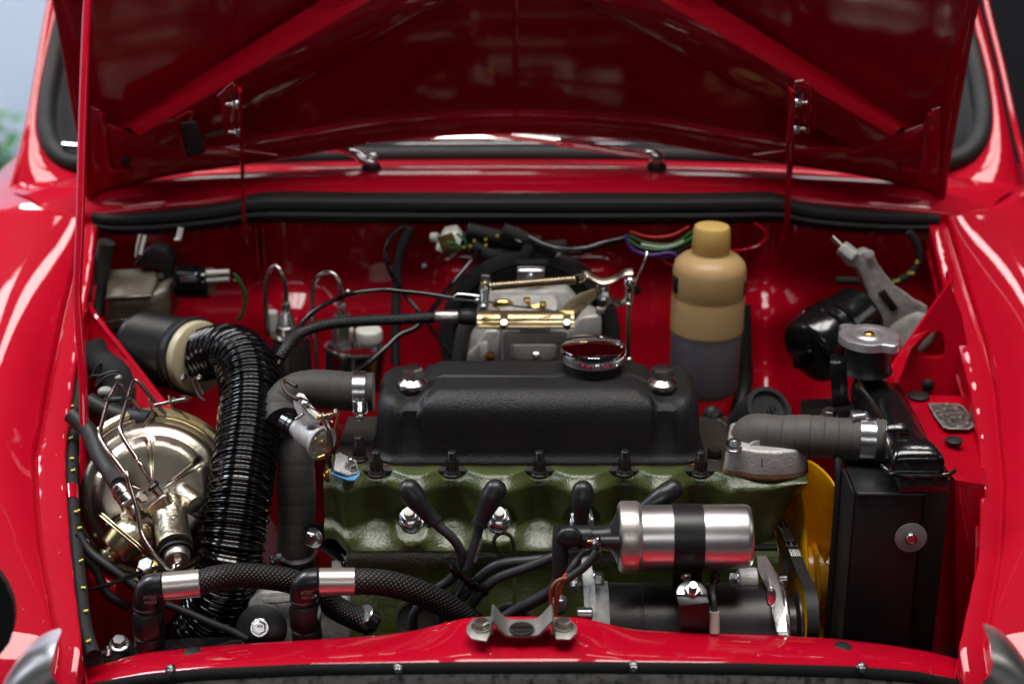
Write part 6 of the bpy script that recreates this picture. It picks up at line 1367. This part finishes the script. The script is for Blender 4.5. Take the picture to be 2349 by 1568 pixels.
# cables
tc_ = thing('throttle_cable', 'slim black throttle cable arching from the duct to the cable post', 'cable', M2(0, 560, .12))
put('outer', hose([MS(300, 1330, .10), MS(340, 1220, .11), MS(420, 1080, .12), MS(560, 880, .13), MS(720, 740, .137), MS(900, 645, .14), MS(1100, 580, .14), MS(1400, 548, .14), C1(180, 420, .14), C1(420, 445, .14), C1(615, 478, .138)], .0027, 14, .004), GLOSSBLACK, tc_)
put('inner_wire', hose([C1(610, 490, .137), C1(640, 445, .136), C1(740, 450, .136), C1(820, 460, .136)], .0010, 6, .003), STEEL, tc_)
put('inner_wire', hose([C1(620, 480, .136), C1(780, 495, .135), C1(900, 505, .134), C1(1000, 520, .135), C1(1150, 545, .138), C1(1380, 572, .145)], .0011, 6, .003), STEEL, tc_)
put('wire_loop', hose([C1(610, 492, .137), C1(660, 490, .136), C1(780, 500, .135)], .0010, 6, .003), STEEL, tc_)
bc_ = thing('breather_hose', 'black braided breather hose with silver ferrule beside the gold bracket', 'hose', C1(300, 640, .14))
braided('sheath', [MS(310, 1260, .09), MS(380, 1150, .10), MS(480, 1030, .12), MS(620, 960, .13), MS(800, 910, .137), MS(1000, 885, .14), MS(1250, 868, .14), C1(200, 642, .14), C1(490, 622, .14)], M(13, C1(200, 640, .14)), bc_, 20, .003, braid_mat('fine braid', (.006, .006, .007), (.018, .018, .020), .4))
put('ferrule', lathe(C1(472, 620, .14), C1(660, 618, .14) - C1(472, 620, .14), [(0, .0066), (.001, .0072), (.0255, .0072), (.0265, .0066)], 28), SATINAL, bc_)
put('boot', lathe(C1(655, 618, .14), C1(810, 625, .14) - C1(655, 618, .14), [(0, .0070), (.0015, .0088), (.006, .0098), (.0195, .0098), (.021, .0088)], 24), RUBBER, bc_)
wk = ((((95, 300), (55, 180), (50, 90), (110, 30)), 0), )
def cable(label, pts, r=.0030, m=GLOSSBLACK): return tag(put('black_cable', hose(pts, r, 12, .006), m), label, 'cable', 'black cables crossing the bulkhead')
cable('thin black cable looping beside the thick bulkhead hose and down to the carburettor', [C1(220, -90, .29), C1(130, -20, .285), C1(85, 80, .28), C1(90, 200, .27), C1(150, 330, .26), C1(250, 470, .25), C1(345, 580, .24), C1(430, 700, .23), C1(530, 830, .22), C1(610, 960, .21)], .0026)
cable('black cable rising from the elbow hose to the dark wiring above the carburettor', [MS(1060, 1420, .13), MS(1250, 1300, .15), MS(1430, 1140, .17), MS(1560, 1020, .185), C1(330, 700, .195), C1(470, 540, .21), C1(620, 350, .225), C1(740, 200, .245), C1(820, 100, .265)], .0033)
tag(put('bulkhead_hose', hose([C1(270, -80, .295), C1(220, 50, .292), C1(180, 200, .29), C1(170, 400, .285), C1(160, 700, .27), C1(160, 1000, .255)], .0062, 14, .008), RUBBER), 'thick matt black hose running straight down the middle of the bulkhead', 'hose')
tag(put('distributor_boot', hose([C1(760, 640, .19), C1(700, 720, .185), C1(680, 830, .18), C1(660, 960, .175), C1(650, 1050, .17)], .0095, 16, .008), RUBBER), 'dark rubber boot at the left flank of the carburettor', 'boot')
# wiring high on the bulkhead
fbx = thing('fuse_block', 'clear plastic fuse block with green wire ends high on the bulkhead', 'fuse block', C1(560, 60, .29))
put('block', prism([C1(505, 20, .27), C1(540, -40, .28), C1(640, -60, .28), C1(690, 0, .275), C1(640, 130, .262), C1(600, 152, .26), C1(470, 100, .26)], (0, .016, .002)), CLEARP, fbx, bevel=.002)
put('brass_clip', box(C1(575, 55, .258), (.020, .004, .026), Matrix.Rotation(R(-20), 3, 'Y')), mat('dim brass', (.34, .24, .10), .3, .9), fbx, bevel=.001)
put('end_cap', lathe(C1(440, 0, .275), (1, -.3, 0), [(0, .006), (.008, .0066), (.009, .0054)], 16), CLEARP, fbx)
for p in (((560, 40), (620, 45), (680, 80)), ((640, -30), (700, 20), (720, 80)), ((600, 90), (650, 60), (670, 95))):
    put('green_wire', hose([C1(x, y, .252) for x, y in p], .0016, 8, .004), WIREG, fbx)
dm = thing('dark_loom', 'mass of black taped wiring tucked under the scuttle seal', 'loom', C1(1100, 50, .29))
for i, pts in enumerate((((680, 0), (850, 80), (1050, 110), (1250, 90), (1500, 70)), ((720, -60), (900, -20), (1100, 30), (1300, 40)), ((760, 60), (900, 140), (1100, 130)), ((1000, -60), (1150, 0), (1300, 80), (1420, 120)), ((1180, 150), (1200, 100), (1240, 50)))):
    put('bundle', hose([C1(x, y, .285 - .005 * i) for x, y in pts], .0088, 12, .008), FABRIC, dm)
put('tracer', join(*[strip([C1(x, y, .262), C1(x + 14, y + 12, .262)], .003, .001, XX) for x, y in ((740, 60), (770, 20), (690, 70), (950, -20), (860, 10), (860, 55))]), YFLECK, dm, kind='stuff')
put('grey_plug', prism([C1(1060, 0, .262), C1(1110, -60, .268), C1(1170, -30, .268), C1(1190, 40, .262), C1(1130, 40, .26)], (0, .012, 0)), GREYCAST, dm, bevel=.002)
put('grey_plug', prism([C1(1380, 128, .262), C1(1450, 122, .262), C1(1455, 156, .262), C1(1385, 158, .262)], (0, .006, 0)), GREYCAST, dm, bevel=.002)
put('sleeve', hose([C1(1200, 0, .262), C1(1320, 60, .258), C1(1460, 95, .256), C1(1640, 90, .258), C1(1780, 50, .262), C1(1950, 10, .268)], .0045, 12, .006), GLOSSBLACK, dm)
cw = thing('coloured_wires', 'bunch of green, red, white and purple wires beside the washer bottle', 'wires', P(1500, 555, .28))
for m_, pts, r in ((WIREG, ((1438, 548), (1470, 568), (1520, 572), (1570, 556), (1620, 520)), .0046), (WIREG, ((1442, 540), (1480, 556), (1540, 560), (1590, 530)), .004), (WIRER, ((1445, 532), (1490, 544), (1540, 540), (1580, 520)), .004), (WIREW, ((1470, 560), (1510, 566), (1545, 562), (1568, 552)), .0055), (WIREP, ((1434, 540), (1450, 572), (1490, 585), (1540, 580), (1560, 600)), .006), (WIREP, ((1440, 556), (1470, 580), (1520, 590), (1555, 585)), .005), (RUBBER, ((1500, 570), (1540, 580), (1580, 560), (1640, 520)), .007), (WIRER, ((1516, 586), (1522, 600), (1540, 608), (1556, 612)), .0035), (WIREG, ((1560, 560), (1600, 535), (1650, 512)), .0038)):
    put('wire', hose([P(x, y, .262 - .002 * (hash(len(pts)) % 3)) for x, y in pts], r * .42, 10, .005), m_, cw)
tag(put('red_wire_loop', hose([P(1660, 575, .28), P(1700, 574, .28), P(1745, 560, .28), P(1758, 535, .28), P(1730, 512, .28)], .0017, 8, .006), REDIN), 'thin red wire looping right of the amber bottle cap', 'wire')

# ================================================================== bonnet latch on the slam panel
la = thing('bonnet_latch', 'bent zinc bonnet latch plate bolted in the middle of the front panel', 'latch', B2(1235, 1230, -.32))
zl = B2(1235, 1200, -.312).z
LAT = mat('worn zinc latch', (.5, .48, .45), .42, .85, bump=[(200, .08)], vary=(60, [(.42, .40, .37), (.56, .53, .49)]))
def LZ(x, y, up=0): return PZ(773.9 + .3418 * x, 1031.8 + .3418 * y, zl + up)
for pts in ([(865, 1200), (905, 1140), (1030, 1125), (1040, 1200), (1022, 1245), (1000, 1290), (905, 1275), (868, 1235)], [(1445, 1130), (1560, 1140), (1610, 1195), (1605, 1235), (1560, 1278), (1465, 1275), (1458, 1240)]):
    put('ear', prism([LZ(x, y, .001) for x, y in pts], (0, 0, .0022)), LAT, la, bevel=.0006)
pr = [(1028, .002), (1030, .010), (1034, .022), (1044, .0255), (1060, .022), (1090, .012), (1130, .002), (1150, .0005), (1235, .0), (1320, .0005), (1345, .002), (1385, .012), (1420, .022), (1436, .0255), (1446, .022), (1450, .010), (1452, .002)]
f_, b_ = LZ(1235, 1262).y, LZ(1235, 1150).y
rws = [[V((LZ(x, 1205).x, y, zl + h * .64 + .003)) for x, h in pr] for y in (f_, lerp(f_, b_, .5), b_)]
put('latch_strip', grid(rws), LAT, la, solid=.0022, smooth=50)
hq = LZ(1235, 1196, .005)
put('latch_eye', lathe(hq, ZZ, [(0, .0118), (.0005, .0116), (.0007, .0110), (-.0006, .0102), (-.0008, .001)], 40), DARK, la)
put('latch_spring', join(box(hq + V((0, .002, .0012)), (.0190, .0030, .0016)), box(hq + V((0, -.005, .0004)), (.015, .0018, .0012))), PIPE, la)
for x, y in ((966, 1190), (1515, 1185)):
    q = LZ(x, y, .0035)
    put('latch_bolt', join(lathe(q, ZZ, [(0, .0098), (.0014, .0097), (.0016, .0090)], 28), hexnut(q + ZZ * .0016, ZZ, .0074, .0060, .3), lathe(q + ZZ * .0077, ZZ, [(0, .0040), (-.002, .0034)], 14)), mat('latch bolt zinc', (.50, .47, .43), .28, 1) if x < 1000 else bpy.data.materials['latch bolt zinc'], la)
# ================================================================== surroundings
ASPH = mat('workshop floor', (.10, .10, .105), .45)
put('ground', grid([[V((-9, -4.5, -.95)), V((9, -4.5, -.95))], [V((-9, 9, -.95)), V((9, 9, -.95))]]), ASPH, None, kind='structure')
tag(put('wall', box((-5.2, 3.4, .2), (8.2, .12, 2.3)), mat('pale blue white wall', (.62, .70, .82), .7, bump=[(6, 4)], vary=(1.2, [(.52, .60, .74), (.70, .77, .88)]))), 'pale blue white wall blurred beyond the left screen pillar', 'wall')
WALLD = mat('black workshop wall', (.012, .0125, .016), .8)
tag(put('wall', box((3.4, 3.6, .6), (4.4, .12, 4)), WALLD), 'plain black wall behind the right side of the car', 'wall')
KERB = mat('dark plinth', (.03, .032, .04), .6)
pl2 = thing('low_plinth', 'grey blurred plinth with dark top under the pale wall', 'plinth', (-4, 3.1, -.95))
put('plinth', box((-5.2, 3.1, -.84), (8.2, .3, .22)), mat('grey blue plinth', (.20, .25, .34), .6), pl2, bevel=.01)
put('dark_band', box((-5.2, 3.085, -.795), (8.2, .31, .03)), KERB, pl2)
lv = []; ff = []
LEAF = mat('leaf green', (.05, .22, .03), .5)
for i in range(900):
    c = V((-1.66 + rng.gauss(0, .08), 3.12 + rng.gauss(0, .05), -.72 + abs(rng.gauss(0, .06)))); a = rng.random() * 6.3; s = .03
    q = V((math.cos(a), math.sin(a), rng.uniform(-.5, .5))) * s; w = V((-math.sin(a), math.cos(a), rng.uniform(-1, 1))) * s * .5
    o = len(lv); lv += [c - q, c + w, c + q, c - w]; ff.append((o, o + 1, o + 2, o + 3))
bush = thing('bush', 'small blurred green plant standing on the plinth by the pale wall', 'bush', (-1.66, 3.12, -.73))
put('foliage', (lv, ff), LEAF, bush); put('stem', tube([V((-1.66, 3.12, -.73)), V((-1.66, 3.12, -.6))], .02, 8), mat('bark', (.08, .06, .04), .8), bush)
